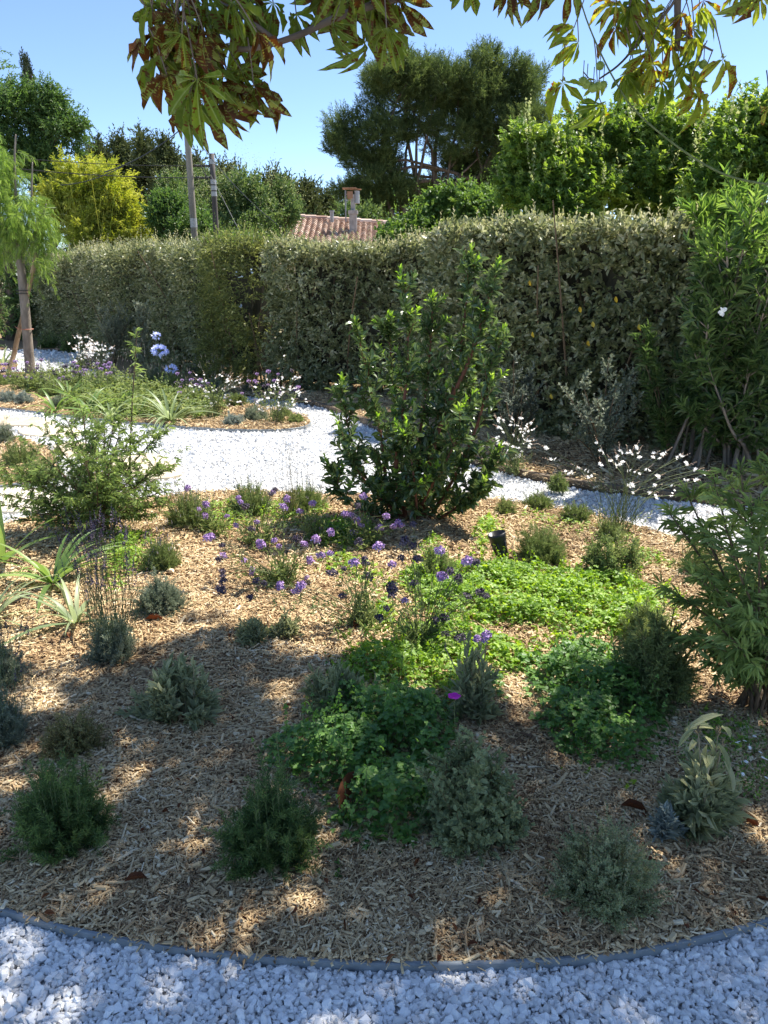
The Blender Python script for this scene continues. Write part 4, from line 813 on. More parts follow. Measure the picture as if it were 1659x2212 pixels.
# ---------------------------------------------------------------- oleander at right
g = gp(1560, 1012)
o = thing('oleander_shrub', 'tall oleander with narrow leaves and bare stems towering at the right edge', 'shrub', g)
tb = MB(); OY = g[1]
tips_ = [(1540, 480, .0), (1565, 455, .1), (1600, 435, 0), (1645, 430, -.1), (1700, 430, 0), (1760, 430, 0), (1520, 470, -.1), (1525, 620, -.3), (1545, 540, -.4), (1570, 520, -.5), (1620, 480, -.5), (1680, 520, -.5), (1500, 760, -.3), (1530, 700, -.5), (1660, 640, -.5), (1760, 600, -.2), (1560, 660, -.4), (1540, 820, -.4), (1620, 800, -.4), (1500, 900, -.3), (1700, 760, -.3)]
mb = MB(); nb = MB()
for i, (tu, tv, dy) in enumerate(tips_):
    e = ap(tu, tv, OY+dy); b = g+[rng.normal(0, .28), rng.normal(0, .12), 0]; mid = b+(e-b)*.5+rng.normal(0, .05, 3); P = pl(tb, [b, b+(mid-b)*.5+[0, 0, .1], mid, e], .022 if i % 2 else .014, .006, 7)
    seg = np.linalg.norm(np.diff(P, axis=0), axis=1); cl = np.r_[0, np.cumsum(seg)]; Lm = cl[-1]; k = int(Lm*17)+6; s = Lm*(1-(.8 if tv < 700 else .95)*rng.random(k)); Q = np.stack([np.interp(s, cl, P[:, j]) for j in range(3)], 1)
    th = rng.random(k)*6.28; D = nrm(np.c_[np.cos(th), np.sin(th), np.full(k, .9)]+rng.normal(0, .2, (k, 3))); L = .25*(.5+.7*rng.random(k)); Bv = np.zeros((k, 3)); Bv[:, 2] = .2
    stems(tb, Q, D, L, Bv, .005, .003)
    up_ = Q[:, 2]+L*.7 > 1.75  # leaves above this height take the paler green
    leafy(mb, Q[~up_], D[~up_], L[~up_], Bv[~up_], 9, .115, .018, .85, NARROW, .25, 1, .25, .15, .1, whorl=2)
    leafy(nb, Q[up_], D[up_], L[up_], Bv[up_], 9, .115, .017, .65, NARROW, .2, 1, .2, .15, 0, whorl=2)
    leafy(nb if tv < 560 else mb, P[-3:-2], nrm(P[-1:]-P[-3:-2]), np.array([.3]), np.zeros((1, 3)), 12, .12, .018, .6, NARROW, .1, 1, .2, .15, whorl=2)
mb.build('foliage', M['oleander'], o); nb.build('paler_leaves', M['olea_pale'], o); tb.build('stems', M['bark_grey'], o, smooth=True)
fb = MB(); c = ap(1561, 673, OY-.75); d = nrm(rng.normal(0, .6, (7, 3))+[0, -1, .3]); fb.inst(ROUND, np.repeat(c[None], 7, 0), mats(rng.normal(0, 1, (7, 3)), d, .035, .025), None); fb.build('flower', M['white_fl'], o)
g2 = gp(1440, 985)
openshrub('oleander_shrub', 'low oleander shoots leaning out between hedge and tall oleander', 'shrub', 1440, 1000, [(1395, 790, -.1), (1410, 850, 0), (1470, 830, 0), (1430, 900, -.1), (1500, 880, 0), (1385, 720, 0)], 'oleander', .10, .017, dens=14, m=10, bl=.3, tmpl=NARROW, whorl=2)
# ---------------------------------------------------------------- airy palmate shrubs
def airy(label, u, vb, tips, ll, n2, group=None, stem='stem_brown', bl=.25, m=5, mat='vitex', y_off=0., low=.25):
    g = gp(u, vb); o = thing('chaste_tree_shrub', label, 'shrub', g, group); tb = MB(); mb = MB(); sb = MB()
    for (tu, tv, dy) in tips:
        e = ap(tu, tv, g[1]+dy); b = g+rng.normal(0, .04, 3)*[1, 1, 0]; mid = b+(e-b)*.45+[(g[0]-e[0])*.12, 0, .05]; P = pl(tb, [b, mid, e], .008, .002, 6)
        seg = np.linalg.norm(np.diff(P, axis=0), axis=1); cl = np.r_[0, np.cumsum(seg)]; Lm = cl[-1]; k = max(3, int(n2*Lm)); s = Lm*(low+(1-low)*rng.random(k)); Q = np.stack([np.interp(s, cl, P[:, j]) for j in range(3)], 1)
        th = rng.random(k)*6.28; D = nrm(np.c_[np.cos(th), np.sin(th), np.full(k, .35)]+nrm(e-g)*.5+rng.normal(0, .15, (k, 3))); L = bl*(1.1-.6*s/Lm)*(.4+rng.random(k)); Bv = np.zeros((k, 3)); Bv[:, 2] = -.2
        stems(sb, Q, D, L, Bv, .0025, .001)
        leafy(mb, Q, D, L, Bv, m, ll, ll, 1.0, PALM5, .2, 1, .6, .2, .25, upb=np.array([0, -.3, 1.]), upj=.7)
        leafy(mb, P[len(P)//3:-1], nrm(np.diff(P[len(P)//3:], axis=0)), np.linalg.norm(np.diff(P[len(P)//3:], axis=0), axis=1), np.zeros((len(P)-len(P)//3-1, 3)), 2, ll*.8, ll*.8, .9, PALM5, 0, 1, .3, 0, .1, upb=np.array([0, 0, 1.]))
    mb.build('foliage', M[mat], o); tb.build('branches', M[stem], o, smooth=True); sb.build('twigs', M[stem], o); return o
airy('wide airy shrub with palmate leaves spreading before the left stepping stones', 225, 1150, [(30, 1010, 0), (60, 960, .1), (100, 930, .1), (140, 900, .2), (180, 890, .1), (225, 915, .2), (260, 930, .1), (300, 950, .2), (340, 1010, 0), (360, 1060, -.1), (20, 1070, -.1), (70, 1080, -.2), (120, 1010, -.2), (180, 980, -.3), (240, 990, -.3), (300, 1020, -.3), (160, 950, 0), (90, 1030, 0), (-20, 1010, 0), (380, 1000, .1), (250, 900, .2), (210, 1040, -.35), (270, 1070, -.35), (340, 940, .1), (0, 1030, .1), (60, 1110, -.25), (150, 1080, -.35), (300, 1090, -.3), (200, 930, -.1), (40, 1125, -.1), (330, 1115, -.1), (100, 1135, -.1), (370, 1090, 0), (-20, 1090, 0)], .054, 25, bl=.3, low=.12)
sb_ = gp(300, 1145)
ob_ = airy('single very tall thin shoot with palmate leaves rising beside the airy shrub', 302, 1130, [(296, 715, 0)], .07, 5, bl=.07, m=2, low=.3)
airy('green palmate shrub filling the right edge, dark in its lower half', 1640, 1530, [(1480, 1060, .35), (1540, 1030, .3), (1600, 1010, .2), (1660, 1000, .2), (1700, 1040, .1), (1440, 1100, .3), (1520, 1150, .2), (1500, 1230, .2), (1560, 1120, .1), (1620, 1090, 0), (1690, 1120, 0), (1490, 1300, .1), (1520, 1240, -.1), (1580, 1200, -.2), (1640, 1180, -.2), (1700, 1230, -.2), (1500, 1380, 0), (1540, 1340, -.2), (1600, 1310, -.3), (1660, 1290, -.3), (1530, 1430, -.1), (1600, 1400, -.3), (1670, 1380, -.35), (1720, 1340, -.2), (1780, 1150, 0)], .075, 8, bl=.24)
# ---------------------------------------------------------------- bushes in the near bed
GR = 'rosemary bushes in the shaded chips'
def rosem(label, sp_, n, mat='rosemary', grp=GR, ll=.024, lw=.0034, m=46, name='rosemary_bush', cat='rosemary', **kw):
    o, g, H, W, _ = bush(name, label, cat, sp_, n, m, ll, lw, 1.15, NEEDLE, M[mat], M['stem'], grp, side=(2, .055, 14), r0=.35, lo=.5, bend=.5, upright=.45, zmin=.12, whorl=2, taper=.35, **kw); return o
rosem('dark rosemary bush at the lower left near the grey edging', (150, 1852, 1612, 235), 95)
rosem('rosemary bush with pale shoot tips left of the dark ground cover', (590, 1895, 1650, 255), 95)
rosem('light green rosemary behind the bright clover-like mat', (940, 1265, 1168, 130), 50, 'greengrey', None, .022, .0035, 30)
rosem('pale young rosemary at the right end of the bright mat', (1390, 1400, 1285, 130), 60, 'greengrey', None, .024, .003, 30)
bush('thyme_bush', 'small brownish thyme bush behind the left rosemary', 'thyme', (165, 1645, 1525, 140), 110, 16, .009, .005, 1.0, LEAF2, M['thyme'], M['stem_brown'], None, lo=.5, bend=.2, whorl=2, sr=.0007, side=(5, .035, 8))
bush('oregano_bush', 'fine pale green herb bush at lower right above the edging', 'herb', (1300, 1985, 1790, 255), 150, 14, .0105, .0065, 1.0, LEAF2, M['thyme2'], M['stem_pale'], None, lo=.5, bend=.25, whorl=2, sr=.0007, t0=.3, side=(6, .05, 9))
o, g, H, W, E = bush('rock_rose_bush', 'rounded felted grey-green bush right of the dark ground cover', 'shrub', (1015, 1838, 1560, 235), 70, 12, .026, .016, 1.0, LEAF4, M['grey'], M['stem_brown'], None, lo=.5, bend=.3, whorl=2, upright=.3, sr=.0015, push=.2, side=(6, .06, 7))
fb = MB(); c = ap(981, 1506, g[1]+.08); d = np.array([[math.cos(a), math.sin(a), .25] for a in np.linspace(0, 5.03, 5)])
fb.inst(ROUND, np.repeat(c[None], 5, 0), mats(d, np.array([0, 0, 1.]), .02, .021)); fb.build('flower', M['magenta'], o)
sbm = MB(); bq = c+[.01, .02, -.16]; stems(sbm, bq[None], nrm(c-bq)[None], np.array([np.linalg.norm(c-bq)]), np.zeros((1, 3)), .0012, .001); sbm.build('flower_stalk', M['stem'], o)
GP = 'felted sage-like clumps in the wood chips'
def phlomis(label, sp_, n=34, ll=.062, lw=.019, m=12, grp=GP, **kw):
    return bush('jerusalem_sage', label, 'sage plant', sp_, n, m, ll, lw, .5, LEAF4, M['phlomis'], M['stem_pale'], grp, r0=.5, lo=.6, bend=.5, whorl=2, upright=.3, sr=.0025, taper=.2, zmin=.1, t0=.05, side=(1, .04, 3), **kw)
phlomis('largest sage-like clump, alone in the chips at left', (393, 1568, 1432, 165), 40)
phlomis('left one of the two little grey sage clumps in the sun patch', (553, 1392, 1335, 70), 20, .045, .012)
phlomis('right one of the two little grey sage clumps in the sun patch', (622, 1382, 1338, 60), 18, .042, .012)
phlomis('grey sage clump rising out of the dark ground cover', (735, 1545, 1440, 140), 30, .055, .015)
o, g, H, W, E = phlomis('gangly sage with dry seed heads behind the grey-green bush', (1020, 1560, 1400, 95), 18, .06, .015)
def seedheads(o, g, L, mat='stem_pale'):
    for (u, v, dy) in L:
        c = ap(u, v, g[1]+dy); sb = MB(); b = g+rng.normal(0, .015, 3)*[1, 1, 0]; pl(sb, [b, b+(c-b)*.5+[.01, 0, .0], c], .0025, .0018, 5)
        h = MB(); leafy(h, c[None]-[0, 0, .012], np.array([[0, 0, 1.]]), np.array([.022]), np.zeros((1, 3)), 9, .013, .004, 1.1, NEEDLE, 0, 1, .3, .2, whorl=4)
        st = sb.build('seed_stalk', M['stem_pale'], o, smooth=True); h.build('seed_head', M['chip_dry'] if 'chip_dry' in M else M['stem_pale'], o)
seedheads(o, g, [(962, 1400, 0), (1000, 1378, 0), (1050, 1400, .03), (1035, 1425, 0)])
o, g, H, W, E = phlomis('silvery woolly sage at the lower right edge with drooping long leaves', (1505, 1800, 1640, 125), 34, .075, .018)
seedheads(o, g, [(1508, 1578, 0), (1552, 1580, .02), (1560, 1605, 0)])
dm = MB(); 
for (u, v) in [(1520, 1590), (1545, 1600), (1500, 1600), (1562, 1640), (1558, 1570)]:
    c = ap(u, v, g[1]); leafy(dm, c[None], np.array([[rng.normal(0, .3), 0, 1.]]), np.array([.04]), np.zeros((1, 3)), 2, .09, .018, 1.6, LEAFW, 0, 1, .2, 0, .9)
dm.build('upper_leaves', M['phlomis'], o)
bush('lambs_ear', 'tiny silver rosette at the foot of the woolly sage', 'herb', (1440, 1815, 1738, 55), 12, 9, .055, .016, .6, LEAF4, M['silver'], M['stem_pale'], None, whorl=2, r0=.5)
bush('rock_rose_bush', 'dark dense bush with stiff leaves right of the ground cover in half shade', 'shrub', (1400, 1530, 1335, 175), 80, 22, .034, .009, .75, LEAF4, M['cistus'], M['stem_brown'], None, whorl=2, r0=.3, upright=.1, side=(4, .07, 8))
bush('rock_rose_bush', 'sunlit olive-green bush behind the right part of the bright mat', 'shrub', (1318, 1258, 1135, 130), 40, 12, .03, .009, 1.0, LEAF4, M['greengrey'], M['stem_brown'], None, whorl=2, r0=.3, side=(4, .06, 8))
# lavenders
GL = 'lavender mounds along the gravel'
def lav(label, sp_, n=150, ns=30, mat='greengrey', grp=GL, ll=.02, lw=.0032, sl=.1, sm='lavspike', br=.006, bl=.02, m=22, upr=.3, name='lavender_plant', cat='lavender', **kw):
    o, g, H, W, E = bush(name, label, cat, sp_, n, m, ll, lw, .9, NEEDLE, M[mat], M['stem'], grp, side=(1, .04, 10), r0=.3, lo=.6, bend=.2, whorl=2, sr=.0007, upright=upr, **kw)
    if ns:
        k = rng.choice(len(E), min(ns, len(E)), replace=False); P = E[k]; D = nrm((P-g)*[.6, .6, .3]+[0, 0, .25]+rng.normal(0, .03, P.shape)); L = sl*(.6+.7*rng.random(len(P))); spikes(o, P-D*.03, D, L, bl, br, M[sm], M['stem'])
    return o
lav('lavender mound at the gravel edge right of the airy palmate shrub', (412, 1145, 1050, 130), n=190, ns=60)
lav('lavender mound with spikes centred at the gravel edge', (545, 1118, 1034, 125), n=190, ns=60)
lav('lavender mound at the gravel edge just left of the glossy shrub', (662, 1108, 1040, 120), n=180, ns=50)
lav('small dark-tipped lavender in front of the right gravel path, left one', (1162, 1102, 1063, 76), ns=26, sl=.05)
lav('small lavender with dark upright spikes right of its twin by the path', (1243, 1132, 1085, 80), ns=34, sl=.06, sm='purple_dk')
lav('dense green aromatic bush directly right of the black spotlight', (1165, 1225, 1128, 135), n=230, ns=0, mat='greengrey', ll=.024, grp=None, name='savory_bush', cat='herb')
lav('small grey-green herb tuft behind the sunlit olive-green bush', (1315, 1175, 1120, 70), n=80, ns=8, grp=None)
lav('low yellowish tuft at the foot of the glossy shrub by the path', (1090, 1115, 1070, 50), n=60, ns=0, mat='greengrey', grp=None, name='herb_tuft', cat='herb')
lav('tall sparse lavender with brownish spikes near the right palmate shrub', (1510, 1250, 1160, 90), n=70, ns=45, sl=.22, grp=None)
lav('compact silvery-grey lavender ball on the sunny chips at left', (350, 1332, 1242, 110), n=330, ns=0, mat='lavender', grp=None, m=24)
lav('grey-green lavender behind the silvery ball', (350, 1236, 1160, 105), n=200, ns=30, sl=.13, grp=None)
o = lav('dark lavender with many tall blackish seed spikes, left of centre', (248, 1435, 1320, 125), n=200, ns=0, mat='lavender', grp=None, ll=.022)
g = np.array(o.location); n = 85; P = g+np.c_[rng.normal(0, .05, n), rng.normal(0, .05, n), np.full(n, .12)]; D = nrm(np.c_[rng.normal(0, .13, n), rng.normal(0, .1, n), np.ones(n)]); spikes(o, P, D, rng.uniform(.2, .5, n), .07, .012, M['purple_dk'], M['stem'], bend=.12)
n = 5; P = g+np.c_[rng.normal(.06, .02, n), rng.normal(0, .03, n), np.full(n, .12)]; D = nrm(np.c_[rng.uniform(.1, .5, n), np.zeros(n), np.ones(n)]); spikes(o, P, D, rng.uniform(.2, .35, n), .13, .008, M['purple_dk'], M['stem'], bend=.5, curl=2.2, name='curling_spikes')
o = lav('silvery lavender with purple-black spikes cut by the left edge', (5, 1625, 1460, 130), n=200, ns=0, mat='lavender', grp=None)
g = np.array(o.location); n = 30; P = g+np.c_[rng.normal(0, .05, n), rng.normal(0, .05, n), np.full(n, .12)]; D = nrm(np.c_[rng.normal(.1, .16, n), rng.normal(0, .1, n), np.ones(n)]); spikes(o, P, D, rng.uniform(.12, .34, n), .06, .009, M['purple_dk'], M['stem'], bend=.2)
o = lav('upper silvery lavender cut by the left edge, behind the first', (5, 1490, 1370, 110), n=170, ns=0, mat='lavender', grp=None)
g = np.array(o.location); n = 24; P = g+np.c_[rng.normal(0, .05, n), rng.normal(0, .05, n), np.full(n, .1)]; D = nrm(np.c_[rng.normal(.15, .16, n), rng.normal(0, .1, n), np.ones(n)]); spikes(o, P, D, rng.uniform(.1, .28, n), .06, .009, M['purple_dk'], M['stem'], bend=.2)
# strap-leaved clumps
def strap(label, u, vb, n, L, w, mat='agap', group=None, arch=1.0, lean=None, up=.9, name='agapanthus_plant', cat='agapanthus'):
    g = gp(u, vb); o = thing(name, label, cat, g, group); mb = MB(); segs = 9
    for i in range(n):
        a = rng.random()*6.28; el = rng.uniform(.5, 1.35)*up; l = L*1.12*rng.uniform(.6, 1.1); ww = w*rng.uniform(.75, 1.15); t = np.linspace(0, 1, segs)
        h = np.array([math.cos(a), math.sin(a), 0]); r = l*(t*math.cos(el)+.25*t*t*arch); z = l*(t*math.sin(el)-.5*arch*t*t*math.cos(el)-.12*arch*t**3); z = np.maximum(z, .01)
        P = g+h*(r+.015)[:, None]+np.c_[np.zeros((segs, 2)), z]; side = np.cross(h, [0, 0, 1]); wd = ww*np.sin(np.pi*(t*.9+.1)**.7).clip(.02, 1)*.5
        tw = rng.normal(0, .2); sd = side*math.cos(tw)+np.array([0, 0, 1])*math.sin(tw)
        V = np.stack([P+sd*wd[:, None]+[0, 0, .12*ww], P, P-sd*wd[:, None]+[0, 0, .12*ww]], 1).reshape(-1, 3)
        Tr = []
        for k in range(segs-1):
            q = 3*k; Tr += [(q, q+3, q+4), (q, q+4, q+1), (q+1, q+4, q+5), (q+1, q+5, q+2)]
        A = np.zeros((len(V), 3)); A[:, 0] = rng.random(); A[:, 1] = np.repeat(t, 3); A[:, 2] = np.tile([1, 0, 1], segs); mb.add(V, np.array(Tr), A)
    mb.build('leaves', M[mat], o, smooth=True); return o, g
GA = 'strap-leaved agapanthus clumps'
strap('large striped-looking pale agapanthus clump in sun at left', 115, 1262, 30, .42, .03, 'agap', GA)
strap('smaller agapanthus clump just below the large one', 165, 1348, 20, .32, .024, 'agap_grey', GA)
strap('agapanthus clump half cut by the left edge, greyish leaves', -25, 1345, 26, .36, .026, 'agap_grey', GA)
strap('dark upright strap leaves at the left edge below the stepping stones', 5, 1215, 12, .38, .045, 'agap', GA, .5, up=1.15)
strap('agapanthus clump with arching leaves at the island bed front', 368, 912, 34, .55, .032, 'agap_grey', GA)
strap('small agapanthus clump left of the arching one in the island', 300, 900, 16, .35, .03, 'agap', GA)
strap('low agapanthus at the left of the island bed', 120, 890, 18, .42, .035, 'agap', GA)
strap('agapanthus clump second from the left in the island bed', 195, 895, 26, .5, .035, 'agap', GA)
strap('pale strap-leaved clump at the far left edge behind the stake', 8, 788, 20, .5, .04, 'agap_grey', GA)
strap('agapanthus clump in the island under the blue flower heads', 345, 848, 20, .4, .03, 'agap', GA)
strap('pale strap-leaved clump at the island front, between two larger ones', 240, 906, 24, .45, .03, 'agap_grey', GA)
strap('strap-leaved clump in the back of the island near the tree foot', 150, 862, 22, .4, .035, 'agap', GA)
strap('strap-leaved clump in the island just right of the arching one', 432, 902, 18, .3, .025, 'agap', GA)
strap('strap-leaved clump in the island behind the arching one', 255, 880, 22, .42, .03, 'agap', GA)
def umbel(label, u, v, ub, vb, r, n):
    g = gp(ub, vb); c = ap(u, v, g[1]); o = thing('agapanthus_flower', label, 'flower', g, 'blue agapanthus flowers above the island bed'); sb = MB(); pl(sb, [g, g+(c-g)*.5+[.01, 0, 0], c], .007, .005, 6); sb.build('stalk', M['stem'], o, smooth=True)
    mb = MB(); d = nrm(rng.normal(0, 1, (n, 3))+[0, 0, .3]); pd = MB(); stems(pd, np.repeat(c[None], n, 0), d, np.full(n, r*.65), np.zeros((n, 3)), .0012, .001, 2); pd.build('pedicels', M['stem'], o)
    leafy(mb, c+d*[1, 1, .55]*r*.6, d, np.full(n, .01), np.zeros((n, 3)), 3, r*.5, r*.18, .6, NARROW, 0, 1, .15, 0, whorl=2); mb.build('petals', M['blue_fl'], o)
umbel('topmost agapanthus flower head with sparse petals', 338, 725, 345, 835, .075, 18)
umbel('large full agapanthus flower head in the middle', 345, 758, 342, 838, .11, 44)
umbel('lowest agapanthus flower head, right of the others', 369, 797, 358, 842, .085, 30)
# ---------------------------------------------------------------- verbena
heads = [(810,210),(890,280),(885,330),(980,330),(1030,250),(1180,225),(1170,235),(1190,215),(1240,255),(1225,290),(1350,275),(1295,310),(1110,355),(1020,370),(1085,385),(895,425),(910,420),(1125,450),(960,455),(1205,460),(1185,435),(1315,450),(1285,430),(1365,430),(1390,380),(1430,400),(1490,320),(1515,325),(1530,340),(1545,350),(1545,285),(1570,245),(1530,400),(1560,370),(1550,440),(1640,380),(1635,460),(1385,500),(1425,490),(1340,520),(1055,520),(945,515),(965,500),(960,570),(963,590),(963,610),(955,645),(1090,560),(1090,575),(1105,610),(1140,620),(1210,630),(1080,680),(1280,655),(1300,630),(1325,595),(1435,575),(1485,555),(1530,530),(1575,515),(1580,535),(1590,590),(1640,770),(1480,675),(860,300),(1040,270),(1060,290)]
heads = [(x/2, y/2+950) for x, y in heads]
h2 = [(10,330),(60,360),(75,370),(40,375),(125,365),(90,440),(125,455),(240,480),(360,525),(375,520),(400,530),(285,570),(320,600),(35,540),(75,510),(35,635),(40,650),(90,695),(130,620),(145,515),(10,730),(360,675),(415,660),(440,675),(260,770),(225,780),(265,840),(330,855),(405,860),(440,850),(250,590),(35,675)]
heads += [(x/2+829.5, y/2+950) for x, y in h2]
vb_ = [(610, 1262, 'verbena with many purple heads left of centre on the sunny chips'), (560, 1180, 'verbena behind, nearest the lavender at the gravel edge'), (790, 1352, 'leaning verbena over the bare chips below the glossy shrub'), (905, 1395, 'nearest verbena with darker heads, in front of the bright mat'), (780, 1185, 'verbena with lilac heads right at the foot of the glossy shrub'), (455, 1150, 'small verbena beside the leftmost gravel-edge lavender'), (680, 1170, 'verbena between the two gravel-edge lavenders and the glossy shrub')]
hm = MB(); nn = 120; d = nrm(rng.normal(0, 1, (nn, 3))+[0, 0, .5]); hm.inst(ROUND, d*[.013, .013, .009], mats(nrm(rng.normal(0, 1, (nn, 3))), d, .0065, .0055)); proto = hm.build('flower_head', M['purple']); pmesh = proto.data; bpy.data.objects.remove(proto)
pm2 = pmesh.copy(); pm2.name = 'flower_head'; pm2.materials.clear(); pm2.materials.append(M['purple_dk'])
vobj = []
for (u, v, lab) in vb_:
    g = gp(u, v); o = thing('verbena_plant', lab, 'verbena', g, 'tall purple verbena plants'); vobj.append([o, g, MB(), MB()])
for (u, v) in heads:
    cand = [i for i, (bu, bv, _) in enumerate(vb_) if bv > v+12]
    i = min(cand, key=lambda i: abs(vb_[i][0]-u)*1.0+abs(vb_[i][1]-v-110)*.8)
    o, g, sb, fb = vobj[i]; dy = rng.normal(0, .06); c = ap(u, v, g[1]+dy)
    if c[2] < .08: c = ap(u, v, g[1]-.25); c[2] = max(c[2], .06)
    b = g+rng.normal(0, .025, 3)*[1, 1, 0]; pl(sb, [b, b+(c-b)*.35+[0, 0, .04], b+(c-b)*.7+[0, 0, .05], c], .0019, .0012, 4)
    e = bpy.data.objects.new('flower_head', pmesh if rng.random() < (.75 if g[1] > 3.7 else .25) else pm2); COL.objects.link(e); e.parent = o; e.location = tuple(c-g); s = rng.uniform(1.0, 1.75); e.scale = (s, s, s*rng.uniform(.8, 1.2)); e.rotation_euler = (rng.normal(0, .4), rng.normal(0, .4), rng.random()*6)
    if rng.random() < .6:
        D = nrm(c-b)[None]; P = (b+(c-b)*.6)[None]
        for q in range(2):
            D2 = nrm(D+rng.normal(0, .5, 3)); Lq = np.array([.1+.1*rng.random()]); stems(sb, P, D2, Lq, np.zeros((1, 3)), .0012, .0008)
    leafy(fb, b[None], nrm(c-b)[None], np.array([np.linalg.norm(c-b)]), np.zeros((1, 3)), 6, .045, .007, .9, NARROW, .05, .75, .3, .4, .1, whorl=2)
for o, g, sb, fb in vobj:
    n = 26; h = hemi(n); P = np.repeat(g[None], n, 0)+rng.normal(0, .04, (n, 3))*[1, 1, 0]; D = nrm(h*[.7, .7, 1]); leafy(fb, P, D, rng.uniform(.08, .2, n), np.zeros((n, 3)), 6, .05, .010, .8, NARROW, .1, 1, .3, .3, whorl=2); stems(sb, P, D, np.full(n, .15), np.zeros((n, 3)), .0015, .001)
    sb.build('stems', M['stem'], o); fb.build('foliage', M['greengrey'], o)
# ---------------------------------------------------------------- gaura
petal = MB(); ddd = [(-.9, .3), (-.35, .8), (.35, .8), (.9, .3)]
Dp = np.array([[a, -.25, b] for a, b in ddd]); petal.inst(ROUND, np.zeros((4, 3)), mats(Dp, np.array([0, -1., .3]), .016, .0075)); Ds = nrm(rng.normal(0, .3, (5, 3))+[0, -1, -.5]); petal.inst(NEEDLE, np.zeros((5, 3)), mats(Ds, np.array([0, 0, 1.]), .012, .0012))
po = petal.build('flower', M['white_fl']); gmesh = po.data; bpy.data.objects.remove(po)
def gaura(label, u, vb, fl, extra, group='white gaura plants', fs=1., nfol=26, leafh=.22, pink=.15, spread=60, sep=True):
    g = gp(u, vb); o = thing('gaura_plant', label, 'gaura', g, group); sb = MB(); fb = MB(); bm = MB(); wm = MB()
    for (fu, fv) in fl:
        c = ap(fu, fv, g[1]+rng.normal(0, .08)); c[2] = max(c[2], .05); b = g+rng.normal(0, .05, 3)*[1, 1, 0]
        P = pl(sb, [b, b+(c-b)*.55+[(b[0]-c[0])*.15, 0, .1], c], .0022, .0013, 3)
        k = 2 if len(fl) <= 50 else 1
        for q in range(k):
            p = c+rng.normal(0, .014, 3)*(1 if q else 0)
            if sep:
                e = bpy.data.objects.new('flower', gmesh); COL.objects.link(e); e.parent = o; e.location = tuple(p-g); s = fs*rng.uniform(.8, 1.25); e.scale = (s, s, s); e.rotation_euler = (rng.normal(0, .5), rng.normal(0, .5), rng.normal(0, 1.0))
            else:
                Dq = nrm(rng.normal(0, 1, (4, 3))); wm.inst(ROUND, np.repeat(p[None], 4, 0), mats(Dq, np.array([0, -1., .4]), .013*fs, .009*fs, .3))
        dd = nrm(c-P[-4]); bm.inst(NARROW, c+dd*np.linspace(.01, .05, 5)[:, None], mats(nrm(dd+rng.normal(0, .5, (5, 3))), np.array([0, 0, 1.]), .012*fs, .003*fs))
    n = nfol; h = hemi(n, .2); P = np.repeat(g[None], n, 0)+rng.normal(0, .04, (n, 3))*[1, 1, 0]; D = nrm(h*[.6, .6, 1.2]); L = leafh*rng.uniform(.5, 1.2, n)
    leafy(fb, P, D, L, np.zeros((n, 3)), 14, .032, .006, .7, NARROW, .05, 1, .3, .4); stems(sb, P, D, L, np.zeros((n, 3)), .0015, .001)
    sb.build('stems', M['stem'], o); fb.build('foliage', M['greengrey'], o); bm.build('buds', M['pink_bud'], o); return o
gf = [(720,88),(810,140),(800,148),(865,130),(840,125),(885,165),(925,15),(935,105),(1020,50),(1000,110),(1060,130),(1070,195),(1080,140),(1130,130),(1145,230),(1175,245),(1180,160),(1215,55),(1160,75),(1190,80),(1245,200),(1265,75),(1290,75),(1310,110),(1345,130),(1375,140),(1055,200),(1075,230),(1170,200),(1240,240),(1050,60),(950,60),(1070,65),(1300,175),(1340,180),(1100,60),(985,90),(1010,75),(1020,110),(1090,40),(700,35)]
gaura('white-flowered gaura in front of the right path with long wiry stems', 1335, 1150, [(x/2+829.5, y/2+950) for x, y in gf], 0, fs=1.0)
def rnd_fl(u0, u1, v0, v1, n): return [(rng.uniform(u0, u1), v0+(v1-v0)*rng.random()**1.0) for _ in range(n)]
gaura('gaura in the hedge bed immediately right of the glossy shrub', 1112, 1022, rnd_fl(1068, 1150, 902, 990, 46), 0)
gaura('broad white gaura clump near the island tip', 462, 905, rnd_fl(405, 520, 808, 880, 60), 0, fs=1.1)
gaura('gaura at the rounded tip of the island bed', 598, 915, rnd_fl(545, 665, 810, 890, 44), 0, fs=1.1)
gaura('creamy gaura drift by the back path under the silvery shrubs, left one', 178, 800, rnd_fl(148, 200, 725, 785, 50), 0, fs=1.5)
gaura('creamy gaura drift by the back path under the silvery shrubs, right one', 222, 806, rnd_fl(188, 245, 738, 792, 50), 0, fs=1.5)
